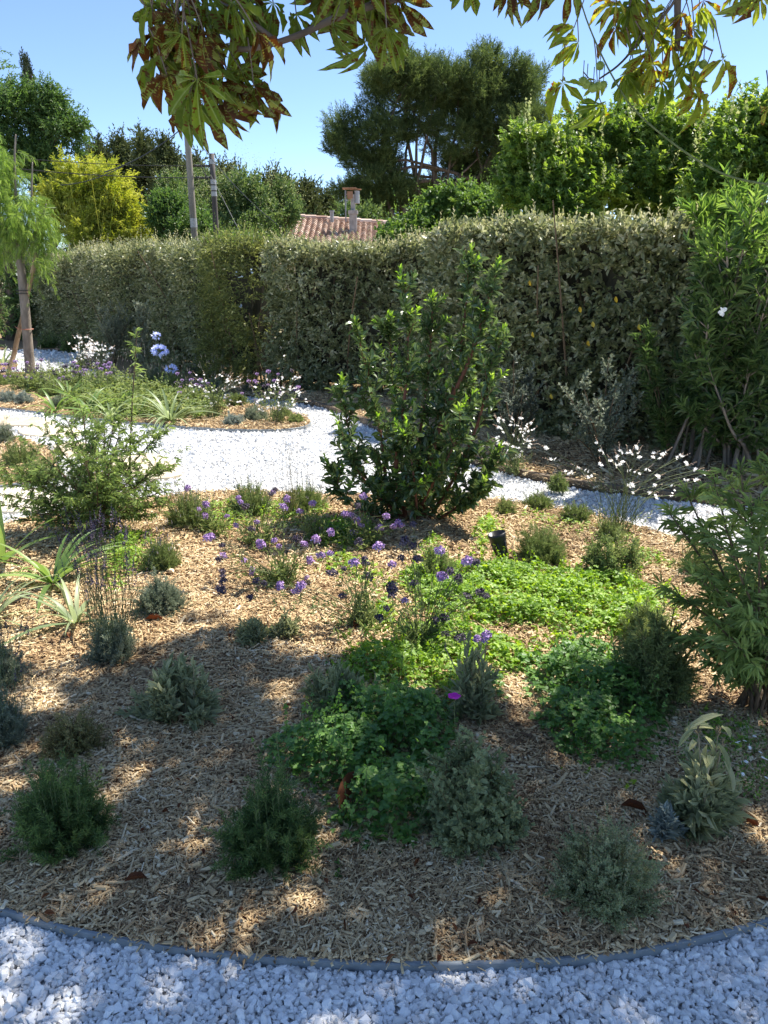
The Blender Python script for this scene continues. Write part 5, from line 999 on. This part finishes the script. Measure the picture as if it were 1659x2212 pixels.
# ---------------------------------------------------------------- island bed fillers
GI = 'grey mounds in the island bed'
for (u, vb, vt, w, mt, lab, ns) in [(20, 873, 842, 46, 'silver', 'silver mound at the left end of the island bed', 0), (52, 874, 845, 44, 'silver', 'silver mound right of its twin at the left end of the island bed', 0), (505, 920, 895, 46, 'silver', 'small silver mound in front of the broad gaura clump', 0), (552, 912, 872, 70, 'lavender', 'grey mound between the two island gauras', 12),
                                 (640, 915, 897, 34, 'greengrey', 'tiny green tuft at the very tip of the island bed', 0), (560, 850, 822, 90, 'olive_dk', 'dark grey mound behind the island gauras by the hedge path', 0), (330, 830, 775, 90, 'lavender', 'wispy grey lavender behind the agapanthus heads, in the island', 50), (250, 842, 795, 80, 'lavender', 'wispy grey lavender in the back of the island', 40),
                                 (110, 860, 822, 70, 'greengrey', 'green tuft in the island near the pepper tree foot', 10), (415, 880, 835, 70, 'greengrey', 'green bushy tuft left of the broad gaura clump', 10), (20, 835, 795, 110, 'greengrey', 'green tuft behind the silver mounds', 40), (90, 838, 798, 90, 'greengrey', 'tall green tuft hiding the pepper tree foot', 40), (150, 836, 800, 90, 'greengrey', 'green wispy tuft right of the pepper tree foot', 40), (215, 850, 812, 80, 'lavender', 'grey-green wispy tuft in the island centre', 40), (380, 850, 800, 80, 'greengrey', 'green wispy tuft right under the lowest blue flower head', 40), (130, 880, 855, 60, 'lavender', 'small grey tuft at the island front by the stepping stones', 10), (512, 880, 845, 60, 'greengrey', 'green tuft between the gaura clumps of the island', 15), (610, 905, 880, 50, 'greengrey', 'green tuft at the foot of the gaura on the island tip', 8), (180, 868, 835, 90, 'greengrey', 'low green tuft in the island middle', 10), (300, 868, 830, 80, 'greengrey', 'low green tuft behind the island strap leaves', 8), (465, 855, 812, 60, 'lavender', 'slender grey lavender behind the broad gaura clump', 30)]:
    lav(lab, (u, vb, vt, w), n=130, ns=ns, mat=mt, grp=GI, ll=.035, lw=.006, sl=.3, m=14, bl=.04, br=.009, name='grey_mound' if mt in ('silver', 'olive_dk') else 'lavender_plant', cat='herb' if mt in ('silver', 'olive_dk') else 'lavender')
hm = MB(); nn = 40; d = nrm(rng.normal(0, 1, (nn, 3))+[0, 0, .5]); hm.inst(LEAF2, d*[.018, .018, .012], mats(nrm(rng.normal(0, 1, (nn, 3))), d, .014, .012)); po = hm.build('flower_head', M['purple']); fm1 = po.data; bpy.data.objects.remove(po); fm2 = fm1.copy(); fm2.name = 'flower_head'; fm2.materials.clear(); fm2.materials.append(M['purple_dk'])
for (u, vb, u0, u1, v0, v1, n, dk, lab) in [(60, 845, 5, 95, 775, 820, 26, .6, 'verbena haze of lilac heads round the pepper tree trunk'), (140, 845, 85, 185, 790, 825, 30, .7, 'verbena with blackish heads against the white back path'), (205, 850, 150, 240, 782, 822, 26, .3, 'verbena with bright purple heads right of the back path'), (600, 880, 520, 660, 795, 850, 16, .4, 'sparse verbena behind the gaura at the island tip'), (420, 870, 380, 450, 800, 850, 14, .3, 'verbena among the flowers left of the broad gaura clump')]:
    g = gp(u, vb); o = thing('verbena_plant', lab, 'verbena', g, 'verbena plants in the island bed'); sb = MB(); fb = MB()
    for _ in range(n):
        c = ap(rng.uniform(u0, u1), rng.uniform(v0, v1), g[1]+rng.normal(0, .15)); c[2] = max(c[2], .2); b = g+np.array([(c[0]-g[0])*.6, rng.normal(0, .1), 0]); pl(sb, [b, b+(c-b)*.6+[0, 0, .02], c], .003, .0018, 3)
        e = bpy.data.objects.new('flower_head', fm2 if rng.random() < dk else fm1); COL.objects.link(e); e.parent = o; e.location = tuple(c-g); s = rng.uniform(.8, 1.4); e.scale = (s, s, s)
        leafy(fb, b[None], nrm(c-b)[None], np.array([np.linalg.norm(c-b)]), np.zeros((1, 3)), 6, .06, .011, .9, NARROW, .05, .7, .3, .4, .1, whorl=2)
    sb.build('stems', M['stem'], o); fb.build('foliage', M['greengrey'], o)
# corner bed and path-side tufts
for (u, vb, vt, w, mt, lab, ns) in [(10, 960, 905, 60, 'lavender', 'silvery lavender with dark spikes at the corner bed top', 26), (45, 1010, 945, 110, 'greengrey', 'straggly brownish tuft in the corner bed', 20), (95, 1040, 985, 110, 'greengrey', 'green tuft in the corner bed beside the airy shrub', 0), (1205, 1062, 1020, 40, 'greengrey', 'little yellow-green spiky herb on the hedge bed edge', 14), (560, 790, 762, 60, 'olive_dk', 'wispy dark herb at the foot of the flowering shrub', 10), (435, 812, 780, 80, 'olive_dk', 'dark wispy tuft below the long hedge', 16)]:
    lav(lab, (u, vb, vt, w), n=110, ns=ns, mat=mt, grp=None, ll=.026, lw=.005, sl=.1, m=14, name='herb_tuft', cat='herb')
# fine grass plume by the path
g = gp(625, 1120); o = thing('grass_tuft', 'wispy dry grass stalks rising against the white gravel', 'grass', g); n = 22; D = nrm(np.c_[rng.normal(0, .12, n), rng.normal(0, .1, n), np.ones(n)]); P = g+rng.normal(0, .02, (n, 3))*[1, 1, 0]; spikes(o, P, D, rng.uniform(.3, .75, n), .08, .004, M['grass'], M['stem_pale'], name='plumes', sr=.0008); mb = MB(); leafy(mb, P, D, np.full(n, .15), np.zeros((n, 3)), 5, .12, .003, .4, NEEDLE); mb.build('blades', M['grass'], o)
# ---------------------------------------------------------------- ground cover mats
def mat_cover(label, polys, dens, hmax, ls, mat, y=0, tilt=.3):
    mb = MB(); sb = MB()
    for (pp, hm_, dn) in polys:
        P = smoothc(px(pp), 1); x0, y0 = P.min(0); x1, y1 = P.max(0); n = int((x1-x0)*(y1-y0)*dens*dn); X = rng.uniform(x0, x1, n); Yq = rng.uniform(y0, y1, n); k = inpoly(X, Yq, P); X = X[k]; Yq = Yq[k]
        # distance to the outline thins and lowers the edge
        dd = np.full(len(X), 9.)
        for i in range(len(P)):
            a = P[i]; b = P[(i+1) % len(P)]; ab = b-a; t = np.clip(((X-a[0])*ab[0]+(Yq-a[1])*ab[1])/max(ab@ab, 1e-9), 0, 1); dd = np.minimum(dd, np.hypot(X-a[0]-t*ab[0], Yq-a[1]-t*ab[1]))
        nz = .5+.5*np.sin(X*11+1)*np.sin(Yq*13+2)+.25*np.sin(X*31)*np.cos(Yq*27)
        keep = rng.random(len(X)) < np.clip(dd/.12, .1, 1)*np.clip(.45+nz*.8, 0, 1); X, Yq, dd, nz = X[keep], Yq[keep], dd[keep], nz[keep]
        H = hm_*np.clip(dd/.12, .15, 1)*(.45+.6*np.clip(nz, 0, 1)); Z = .03+H*(1-rng.random(len(X))**1.6*.85)
        P3 = np.c_[X, Yq, Z]; n = len(P3); up = nrm(np.array([0, 0, 1.])+rng.normal(0, tilt, (n, 3))); th = rng.random(n)*6.28; d = np.c_[np.cos(th), np.sin(th), rng.normal(0, .2, n)]
        s = ls*np.clip(rng.normal(1, .2, n), .5, 1.6); mb.inst(TRI, P3, mats(d, up, s, s), rng.random(n))
        k = rng.random(n) < .35; q = k.sum(); D = nrm(np.c_[rng.normal(0, .3, q), rng.normal(0, .3, q), np.ones(q)]); P0 = P3[k]-D*(Z[k]-.03)[:, None]
        stems(sb, P0, D, Z[k]-.03, np.zeros((q, 3)), .0012, .0008, 2)
        q = min(n, max(6, n//30)); k = rng.choice(n, q, replace=False); D = nrm(np.c_[rng.normal(0, .35, q), rng.normal(0, .35, q), np.ones(q)]); L5 = rng.uniform(.5, 1.2, q)*hm_*1.1
        leafy(mb, P3[k]-[0, 0, .02], D, L5, np.zeros((q, 3)), 6, ls*.9, ls*.9, .9, TRI, .15, 1, .3, .35); stems(sb, P3[k]-[0, 0, .03], D, L5, np.zeros((q, 3)), .0013, .0009)
    o = mb.build('ground_cover', M[mat]); tag(o, label, kind='stuff'); s = sb.build('stems', M['stem'], o); return o
mat_cover('bright green low trifoliate mat in full sun right of the verbena',
    [([(1100, 1365), (1250, 1375), (1330, 1390), (1300, 1420), (1200, 1425), (1100, 1410)], .08, .5), ([(1380, 1250), (1480, 1260), (1500, 1330), (1450, 1400), (1420, 1330)], .06, .4), ([(880, 1400), (1000, 1390), (1080, 1440), (1060, 1520), (980, 1560), (900, 1520)], .1, .7), ([(600, 1560), (680, 1500), (720, 1540), (660, 1600)], .06, .4), ([(1150, 1620), (1240, 1660), (1400, 1670), (1460, 1700), (1300, 1710)], .05, .25), ([(640, 1200), (760, 1190), (860, 1230), (820, 1290), (700, 1260)], .06, .3), ([(800, 1270), (860, 1240), (880, 1340), (830, 1390), (780, 1360)], .1, .6), ([(850, 1230), (960, 1222), (1090, 1215), (1240, 1235), (1400, 1260), (1455, 1300), (1440, 1370), (1400, 1400), (1250, 1385), (1120, 1365), (1000, 1370), (900, 1345), (850, 1290)], .10, 1), ([(830, 1350), (960, 1340), (1100, 1370), (1160, 1400), (1170, 1450), (1090, 1480), (980, 1470), (880, 1440)], .09, .9),
     ([(700, 1430), (760, 1390), (860, 1385), (950, 1420), (960, 1480), (880, 1510), (780, 1500), (700, 1480)], .1, .9), ([(1000, 1180), (1020, 1120), (1075, 1110), (1110, 1160), (1070, 1180), (1040, 1210)], .07, .9), ([(640, 1150), (700, 1120), (800, 1120), (850, 1170), (760, 1205), (660, 1190)], .08, .8), ([(880, 1210), (900, 1160), (960, 1150), (990, 1210), (960, 1250)], .06, .7)], 9000, .08, .024, 'cover', tilt=.45)
mat_cover('trifoliate mound coloured dark for the shade between rosemary and grey bush',
    [([(550, 1610), (640, 1580), (680, 1520), (740, 1500), (850, 1480), (960, 1510), (1010, 1570), (1000, 1660), (960, 1760), (900, 1850), (840, 1860), (760, 1840), (700, 1800), (690, 1740), (620, 1720), (560, 1680)], .16, 1), ([(700, 1880), (740, 1860), (760, 1890), (730, 1915)], .03, .35), ([(690, 1930), (770, 1925), (775, 1965), (700, 1970)], .03, .3), ([(1070, 1940), (1110, 1935), (1115, 1985), (1075, 1985)], .03, .4)], 9000, .16, .026, 'cover_shade')
mat_cover('trifoliate mound coloured darker for shade left of the stiff dark bush',
    [([(950, 1480), (1010, 1440), (1090, 1450), (1130, 1500), (1080, 1530), (1000, 1540)], .08, .6), ([(1110, 1490), (1160, 1420), (1240, 1390), (1330, 1400), (1400, 1460), (1460, 1560), (1450, 1640), (1380, 1680), (1280, 1680), (1190, 1640), (1150, 1560)], .14, 1), ([(1060, 1440), (1150, 1400), (1200, 1420), (1140, 1480)], .08, .8)], 8500, .14, .025, 'cover_shade')
mat_cover('thin patchy green growth between the lavenders along the near gravel edge',
    [([(390, 1110), (470, 1085), (600, 1080), (720, 1085), (740, 1120), (640, 1150), (520, 1150), (420, 1165)], .08, .55), ([(1080, 1130), (1130, 1090), (1300, 1130), (1440, 1180), (1500, 1250), (1380, 1230), (1240, 1170)], .05, .25), ([(1450, 1500), (1560, 1540), (1659, 1560), (1659, 1700), (1560, 1660), (1480, 1600)], .05, .3)], 8000, .08, .018, 'cover')
mat_cover('soft green low growth behind the large agapanthus clump at left',
    [([(215, 1175), (290, 1150), (360, 1160), (330, 1230), (260, 1290), (200, 1280)], .1, .9), ([(150, 1150), (300, 1140), (320, 1180), (180, 1190)], .08, .5), ([(1230, 1180), (1400, 1170), (1480, 1230), (1400, 1240), (1300, 1200)], .05, .3)], 8000, .1, .018, 'cover')
M['under'] = leafmat('undergrowth', [(.12, .17, .05), (.2, .26, .08), (.3, .34, .14)], .6, .35, .3, psc=3)
mat_cover('fresh green undergrowth spread through the island bed',
    [([(90, 885), (200, 850), (400, 850), (520, 880), (420, 915), (250, 905)], .16, 1), ([(0, 850), (100, 815), (300, 830), (420, 860), (200, 860)], .2, .9)], 2300, .1, .045, 'under')
# daisies at the right edge
g = gp(1640, 1650); o = thing('daisy_clump', 'low dark clump dotted with tiny white daisies at the right edge', 'daisies', g); mb = MB(); n = 260; th = rng.random(n)*6.28; r = .28*np.sqrt(rng.random(n)); P = g+np.c_[np.cos(th)*r, np.sin(th)*r*.8, np.zeros(n)]; D = nrm(rng.normal(0, .6, (n, 3))+[0, 0, 1]); leafy(mb, P, D, np.full(n, .08), np.zeros((n, 3)), 8, .02, .007, .9, LEAF2, 0, 1); mb.build('foliage', M['cover_shade'], o)
dz = merge([xf(NARROW, a, 0, (1, .35, 1)) for a in np.linspace(0, 5.8, 11)]); dmb = MB(); dmb.inst(dz, np.zeros((1, 3)), np.eye(3)[None]*.008); po = dmb.build('flower', M['white_fl']); dmesh = po.data; bpy.data.objects.remove(po)
for (u, v) in [(1595, 1602), (1609, 1600), (1612, 1645), (1592, 1604), (1648, 1636), (1655, 1640), (1656, 1680), (1577, 1660), (1605, 1672), (1643, 1625), (1630, 1590), (1570, 1690), (1620, 1615)]:
    c = gp(u, v, .11); e = bpy.data.objects.new('flower', dmesh); COL.objects.link(e); e.parent = o; e.location = tuple(c-g); e.rotation_euler = (rng.normal(.3, .3), rng.normal(0, .3), rng.random()*3)
# fallen chestnut leaves
def fallen(label, u, v, ll, rot, tilt=.1, n=1):
    g = gp(u, v, .05); mb = MB(); q = blade([(.15, .25), (.35, .42), (.6, .5), (.8, .38)], .55, .25, .03); d = np.array([[math.cos(rot), math.sin(rot), tilt]]); mb.inst(q, np.zeros((1, 3))+g, mats(d, np.array([0, .2, 1.]), ll, ll*.38), np.array([.5])); sb = MB()
    o = mb.build('fallen_leaf', M['deadleaf'], origin=g); tag(o, label, 'leaf', 'fallen brown chestnut leaves'); return o
fallen('curled brown leaf propped up beside the dark ground cover', 742, 1768, .16, 1.2, .9)
fallen('long flat dry brown leaf right of the grey-green bush', 1340, 1740, .08, -.2)
fallen('brown leaf below the silvery lavender ball', 312, 1338, .09, .2)
fallen('small brown leaf under the smaller agapanthus clump', 150, 1378, .07, 2.)
fallen('brown leaf below the leaning verbena', 765, 1360, .09, 1.2, .3)
fallen('dark red-brown leaf scrap by the lower right sun patch', 1388, 1868, .05, .5)
fallen('dry leaf lying beside the woolly sage at the right', 1590, 1765, .07, -.6)
fallen('small brown leaf beside the left rosemary, partly hidden', 268, 1905, .06, .4)
lt = MB(); n = 420; X = rng.uniform(-2.2, 2.2, n); Y_ = 1.4+4*rng.random(n)**1.3; kk = inpoly(X, Y_, main_bed); X = X[kk]; Y_ = Y_[kk]; n = len(X); th = rng.random(n)*6.28
lt.inst(blade([(.3, .4), (.65, .45)], .5, .3), np.c_[X, Y_, np.full(n, .05)], mats(np.c_[np.cos(th), np.sin(th), rng.normal(.1, .25, n)], np.array([0, 0, 1.]), rng.uniform(.012, .035, n), rng.uniform(.006, .014, n), .5)); tag(lt.build('leaf_litter', M['deadleaf']), 'small scraps of dry brown leaves scattered over the wood chips', kind='stuff')
# ---------------------------------------------------------------- spotlight
g = gp(1090, 1222); c0 = g.copy(); o = thing('garden_spotlight', 'black plastic garden spotlight, a flared cup on ribbed legs, tilted left', 'garden light', g)
ax = nrm(np.array([-.28, .05, 1.])); ux = nrm(np.cross(ax, [0, 1, 0])); uy = np.cross(ax, ux); Rr = []
rb = MB(); hgt = ap(1080, 1150, g[1])[2]-g[2]; ths = np.linspace(0, 2*math.pi, 33)[:-1]
prof = [(.50, .030), (.56, .036), (.72, .043), (.93, .0505), (1.0, .052), (1.0, .048), (.8, .042), (.78, .0)]
V = []
for t, r in prof:
    for a in ths: V.append(g+ax*t*hgt+(ux*math.cos(a)+uy*math.sin(a))*r+ax*(.018*math.sin(a)*0))
fs = [(k*32+i, k*32+(i+1) % 32, (k+1)*32+(i+1) % 32, (k+1)*32+i) for k in range(len(prof)-1) for i in range(32)]
rb.poly(V, fs); rb.build('lamp_shade', M['black'], o, smooth=True)
lg = MB(); P = np.array([g+ax*t*hgt for t in (.18, .3, .52)]); lg.tubes(P[None], np.array([[.018, .024, .030]]), 20); lg.build('body', M['black'], o, smooth=True)
for i in range(6):
    a = i*math.pi/3+.3; dr = ux*math.cos(a)+uy*math.sin(a); f = MB(); P = np.array([g+ax*.85*hgt*.9+dr*.045, g+ax*.5*hgt+dr*.036, g+ax*.2*hgt+dr*.034, g+ax*-.1*hgt+dr*(.038 if i % 2 else .03)]) if i % 2 else np.array([g+ax*.76*hgt+dr*.045, g+ax*.5*hgt+dr*.036, g+ax*.3*hgt+dr*.03])
    f.tubes(P[None], np.full((1, len(P)), .0045), 6); f.build('leg' if i % 2 else 'rib', M['black'], o, smooth=True)
lz = MB(); V = [g+ax*.8*hgt+(ux*math.cos(a)+uy*math.sin(a))*.04 for a in ths]; lz.poly(V, [tuple(range(32))]); lz.build('lens', M['glass'], o)
# ---------------------------------------------------------------- horse chestnut overhead
tk = np.array([1.6, -1.6, 0.])
o = thing('horse_chestnut_tree', 'horse chestnut whose brown-blotched leaves hang into the top of the view', 'tree', tk)
tb = MB(); P = pl(tb, [tk, tk+[.05, .05, 1.2], tk+[0, .2, 2.6], tk+[-.2, .5, 4.0], tk+[-.4, 1.2, 6.0]], .2, .07, 14); tb.build('trunk', M['bark'], o, smooth=True)
bb = MB()
# leaf templates: seven drooping corrugated leaflets
def cleaf(spanv, curl, seed):
    r = np.random.default_rng(seed); q = []
    prof = [(.08, .06), (.2, .14), (.34, .26), (.48, .38), (.62, .47), (.74, .46), (.85, .33), (.94, .14)]
    for i in range(7):
        f = (i-3)/3; s = (1-.42*abs(f)**1.3)*(1+r.normal(0, .05)); b = blade([(x, w*(1+r.normal(0, .1))) for x, w in prof], .25+.3*r.random(), curl*(.6+.8*r.random()), .03)
        q.append(xf(b, f*spanv+r.normal(0, .1), .05+.4*r.random()+.15*abs(f), (s, .25*s, s)))
    return merge(q)
CL = [cleaf(1.9, .45, 1), cleaf(1.6, .7, 2), cleaf(1.4, .6, 3), cleaf(2.2, .3, 4), cleaf(1.2, .5, 5), cleaf(1.7, .9, 6)]
lv = MB(); ly = MB(); ov = MB()
def cl_place(mb, P, hang, nrmv, size):
    P = np.atleast_2d(P); ids = rng.integers(0, len(CL), len(P)); Mx = mats(hang, nrmv, size, size, .35)
    for q in range(len(CL)):
        w = ids == q
        if w.any(): mb.inst(CL[q], P[w], Mx[w])
# branch one: from above centre, leaves hanging left
D1 = 2.35
P1 = pl(bb, AP([(1150, -260), (960, -60), (870, -5), (780, 18), (720, 40), (650, 75), (590, 95), (520, 112), (430, 80)], D1), .013, .006, 8)
P1b = pl(bb, AP([(600, 92), (560, 60), (500, 20), (430, -20), (380, -60)], D1), .008, .004, 7)
P2 = pl(bb, AP([(1560, -300, .3), (1480, -120, .35), (1462, 0, .35), (1466, 60, .35), (1462, 110, .35)], D1+.2), .014, .009, 9)
P2b = pl(bb, AP([(1470, -20, .35), (1440, 30, .35), (1380, 90, .35), (1340, 140, .35), (1295, 170, .35)], D1+.2), .006, .003, 6)
P2c = pl(bb, AP([(1465, 60, .35), (1500, 90, .35), (1540, 110, .35)], D1+.2), .005, .003, 6)
xb = MB(); P3 = pl(xb, AP([(1225, -120, .5), (1255, 10, .5), (1285, 90, .5), (1330, 180, .5), (1370, 240, .5), (1440, 300, .5), (1510, 350, .5), (1580, 385, .5), (1680, 402, .5), (1800, 400, .5)], D1), .002, .0042, 7); xb.build('twig', M['stem'], o, smooth=True)
limb(bb, tk+[-.1, .4, 3.4], P1[0], .07, .014, .05, .02); limb(bb, tk+[-.1, .4, 3.4], P2[0], .07, .014, .05, .02); limb(bb, P2[0], P3[0], .012, .005, .02, .02)
def hangleaf(u, v, y, hu, hv, size, mb, pet=True, src=None):
    c = ap(u, v, y); t = ap(u+hu, v+hv, y); h = nrm(t-c)+rng.normal(0, .12, 3); h = h+np.array([0, -.15*rng.random(), 0]); n_ = nrm(np.array([rng.normal(0, .4), -1, .5+rng.random()*.6])); cl_place(mb, c, h[None], n_[None], size)
    if pet:
        s = np.array(src if src is not None else c+[rng.normal(0, .05), rng.normal(0, .05), .12]); pl(bb, [s, (s+c)/2+[0, 0, .015], c], .0022, .0016, 5)
# explicit leaves at the outline of the left cluster, then fill
for (u, v, hu, hv, s) in [(335, 75, -90, 10, .13), (345, 120, -100, 60, .14), (400, 60, -110, -20, .12), (360, 160, -70, 60, .13), (410, 200, -30, 100, .15), (440, 215, 20, 100, .15), (400, 215, -50, 60, .14), (548, 185, 20, 120, .14), (552, 182, 70, 70, .14), (470, 180, 10, 110, .15), (500, 170, 20, 90, .14), (450, 150, -20, 90, .15), (520, 150, 30, 60, .13), (375, 40, -60, -50, .12), (540, 40, 30, 20, .12), (460, 60, -10, 60, .14), (420, 100, -40, 60, .14), (500, 90, 10, 60, .14),
                          (640, 30, -10, 90, .11), (720, 50, -20, 80, .10), (800, 10, -10, 60, .13), (815, 40, 30, 90, .14), (790, 90, 10, 150, .13), (835, 60, 10, 100, .12), (700, -20, -20, 60, .12), (590, 5, -10, 50, .12), (860, 0, 20, 60, .13), (330, 10, -60, 10, .11), (450, -20, 0, 60, .14), (530, -10, 10, 60, .13)]:
    hangleaf(u, v, D1+rng.normal(0, .1), hu, hv, s*.88, lv)
for _ in range(25):
    a = rng.random()*6.28; r = math.sqrt(rng.random()); u = 455+115*r*math.cos(a); v = 85+95*r*math.sin(a); hangleaf(u, v, D1+rng.normal(0, .12), (u-455)*.5+rng.normal(0, 20), 60+(v-60)*.5, .10+.04*rng.random(), lv)
for _ in range(10): hangleaf(rng.uniform(700, 850), rng.uniform(-60, 30), D1+rng.normal(0, .1), rng.normal(0, 30), 60, .12, lv)
# right clusters, thinner and yellower
for (u, v, hu, hv, s) in [(1215, 178, -40, 60, .14), (1250, 90, -90, 10, .12), (1240, 60, -60, -10, .11), (1300, 225, -10, 90, .15), (1290, 175, 0, 20, .08), (1350, 160, 20, 60, .13), (1330, 60, -30, 30, .12), (1370, 150, -30, 70, .14), (1430, 175, -20, 60, .14), (1510, 200, 10, 90, .14), (1562, 128, 30, 60, .13), (1500, 80, 60, 10, .11), (1510, 20, 30, -10, .10), (1440, 20, -60, 30, .13), (1400, 40, -30, 60, .13), (1360, 20, -50, 10, .12), (1480, 140, 50, 20, .12), (1400, 110, -20, 60, .13), (1450, 90, -10, 60, .13), (1495, 60, 30, 60, .12), (1460, 150, 20, 60, .14), (1490, 180, 40, 60, .12), (1330, 0, -30, 10, .11), (1520, 0, 50, 20, .10), (1660, 230, 10, 30, .10), (1640, -10, -20, 50, .10), (1600, -20, -20, 50, .10)]:
    hangleaf(u, v, D1+.55+rng.normal(0, .08), hu, hv, s*.85, ly)
for _ in range(8):
    u = rng.normal(1430, 55); v = rng.uniform(-20, 170); hangleaf(u, v, D1+.55+rng.normal(0, .12), (u-1430)*.6, 50, .09+.04*rng.random(), ly)
for (u, v) in [(1010, -48), (1090, -52), (1120, -42), (1160, -46), (1230, -44), (1640, -25)]: hangleaf(u, v, D1+.3, rng.normal(0, 20), 60, .11, lv)
# conkers
for (u, v) in [(1293, 186), (1281, 190), (1303, 184), (1267, 183), (1296, 142), (1519, 139), (1518, 163), (1259, 176)]:
    c = ap(u, v, D1+.53); k = MB(); r = .0135*rng.uniform(.8, 1.1); th, ph = np.meshgrid(np.linspace(0, 2*math.pi, 17)[:-1], np.linspace(0, math.pi, 10)); Sx = np.stack([np.sin(ph)*np.cos(th), np.sin(ph)*np.sin(th), np.cos(ph)], -1)*r*(1+.0*ph[..., None]); V = (Sx+c).reshape(-1, 3)
    k.poly(V, [(a*16+b, a*16+(b+1) % 16, (a+1)*16+(b+1) % 16, (a+1)*16+b) for a in range(9) for b in range(16)]); n = 60; d = nrm(rng.normal(0, 1, (n, 3))); k.inst(NEEDLE, c+d*r*.95, mats(d, rng.normal(0, 1, (n, 3)), .004, .002)); k.build('conker', M['conker'], o, smooth=True)
    pl(bb, [ap(u+3, v-45, D1+.56), c+[0, 0, .03], c+[0, 0, r]], .0016, .0014, 5)
# the crown overhead: unseen, shaped to shade the near bed with gaps of sun
holes = [(430, 1622, 38), (470, 1770, 60), (650, 1860, 70), (690, 1650, 80), (1440, 1840, 70), (1650, 1790, 60), (15, 2020, 70), (750, 2140, 60), (1600, 2170, 60), (90, 1470, 70), (40, 1640, 50), (200, 1700, 40), (1300, 1290, 60), (1560, 1450, 90), (960, 1560, 30), (1330, 1660, 20), (610, 1480, 20), (1120, 1480, 40), (230, 1560, 35), (1040, 1990, 25), (880, 2190, 30)]
s3 = np.array(sv)
def shadow_px(P):
    t = (P[:, 2]-.1)/s3[2]; Q = P-s3*t[:, None]; return proj(Q)
nC = 6800; Zc = rng.uniform(4.5, 5.8, nC); sx_ = rng.uniform(-2.5, 2.8, nC); sy_ = rng.uniform(.1, 4.2, nC); P = np.c_[sx_, sy_, np.full(nC, .1)]+s3*((Zc-.1)/s3[2])[:, None]
U, Vv = shadow_px(P); cu, cv = proj(P)
shade = np.ones(nC)
behind = sy_ < .9
edge = 1345+40*np.sin(U*.011)+60*(np.abs(U-620) > 180)-np.where(U > 1350, -40, 0)+np.where((U > 820) & (U < 1250), 90, 0)
shade[(Vv < edge) & ~behind] = 0
for (hu, hv, hr) in holes: shade[((U-hu)**2+((Vv-hv)*1.15)**2 < (hr*1.15)**2) & ~behind] = 0
vis = (cv > -110) & (P[:, 1] > 0) & (cu > -250) & (cu < 1909)
k = (shade > 0) & ~vis & ~((np.abs(P[:, 0]) < .5) & (np.abs(P[:, 1]) < .5) & (P[:, 2] < 2.4)); P = P[k]; n = len(P)
th = rng.random(n)*6.28; hang = np.c_[np.cos(th), np.sin(th), rng.uniform(-1.0, .1, n)]; nn_ = nrm(s3+rng.normal(0, .25, (n, 3)))
cl_place(ov, P, hang, nn_, rng.uniform(.13, .2, n))
for i in range(16):
    q = P[rng.integers(n)]
    limb(bb, tk+[-.15, .5, 3.2+2*rng.random()], q, .05, .01, .05, .03, 10, 7)
bb.build('branches', M['bark'], o, smooth=True)
lv.build('leaves', M['chestnut'], o); ly.build('yellower_leaves', M['chestnut_y'], o); ov.build('crown', M['chestnut'], o)
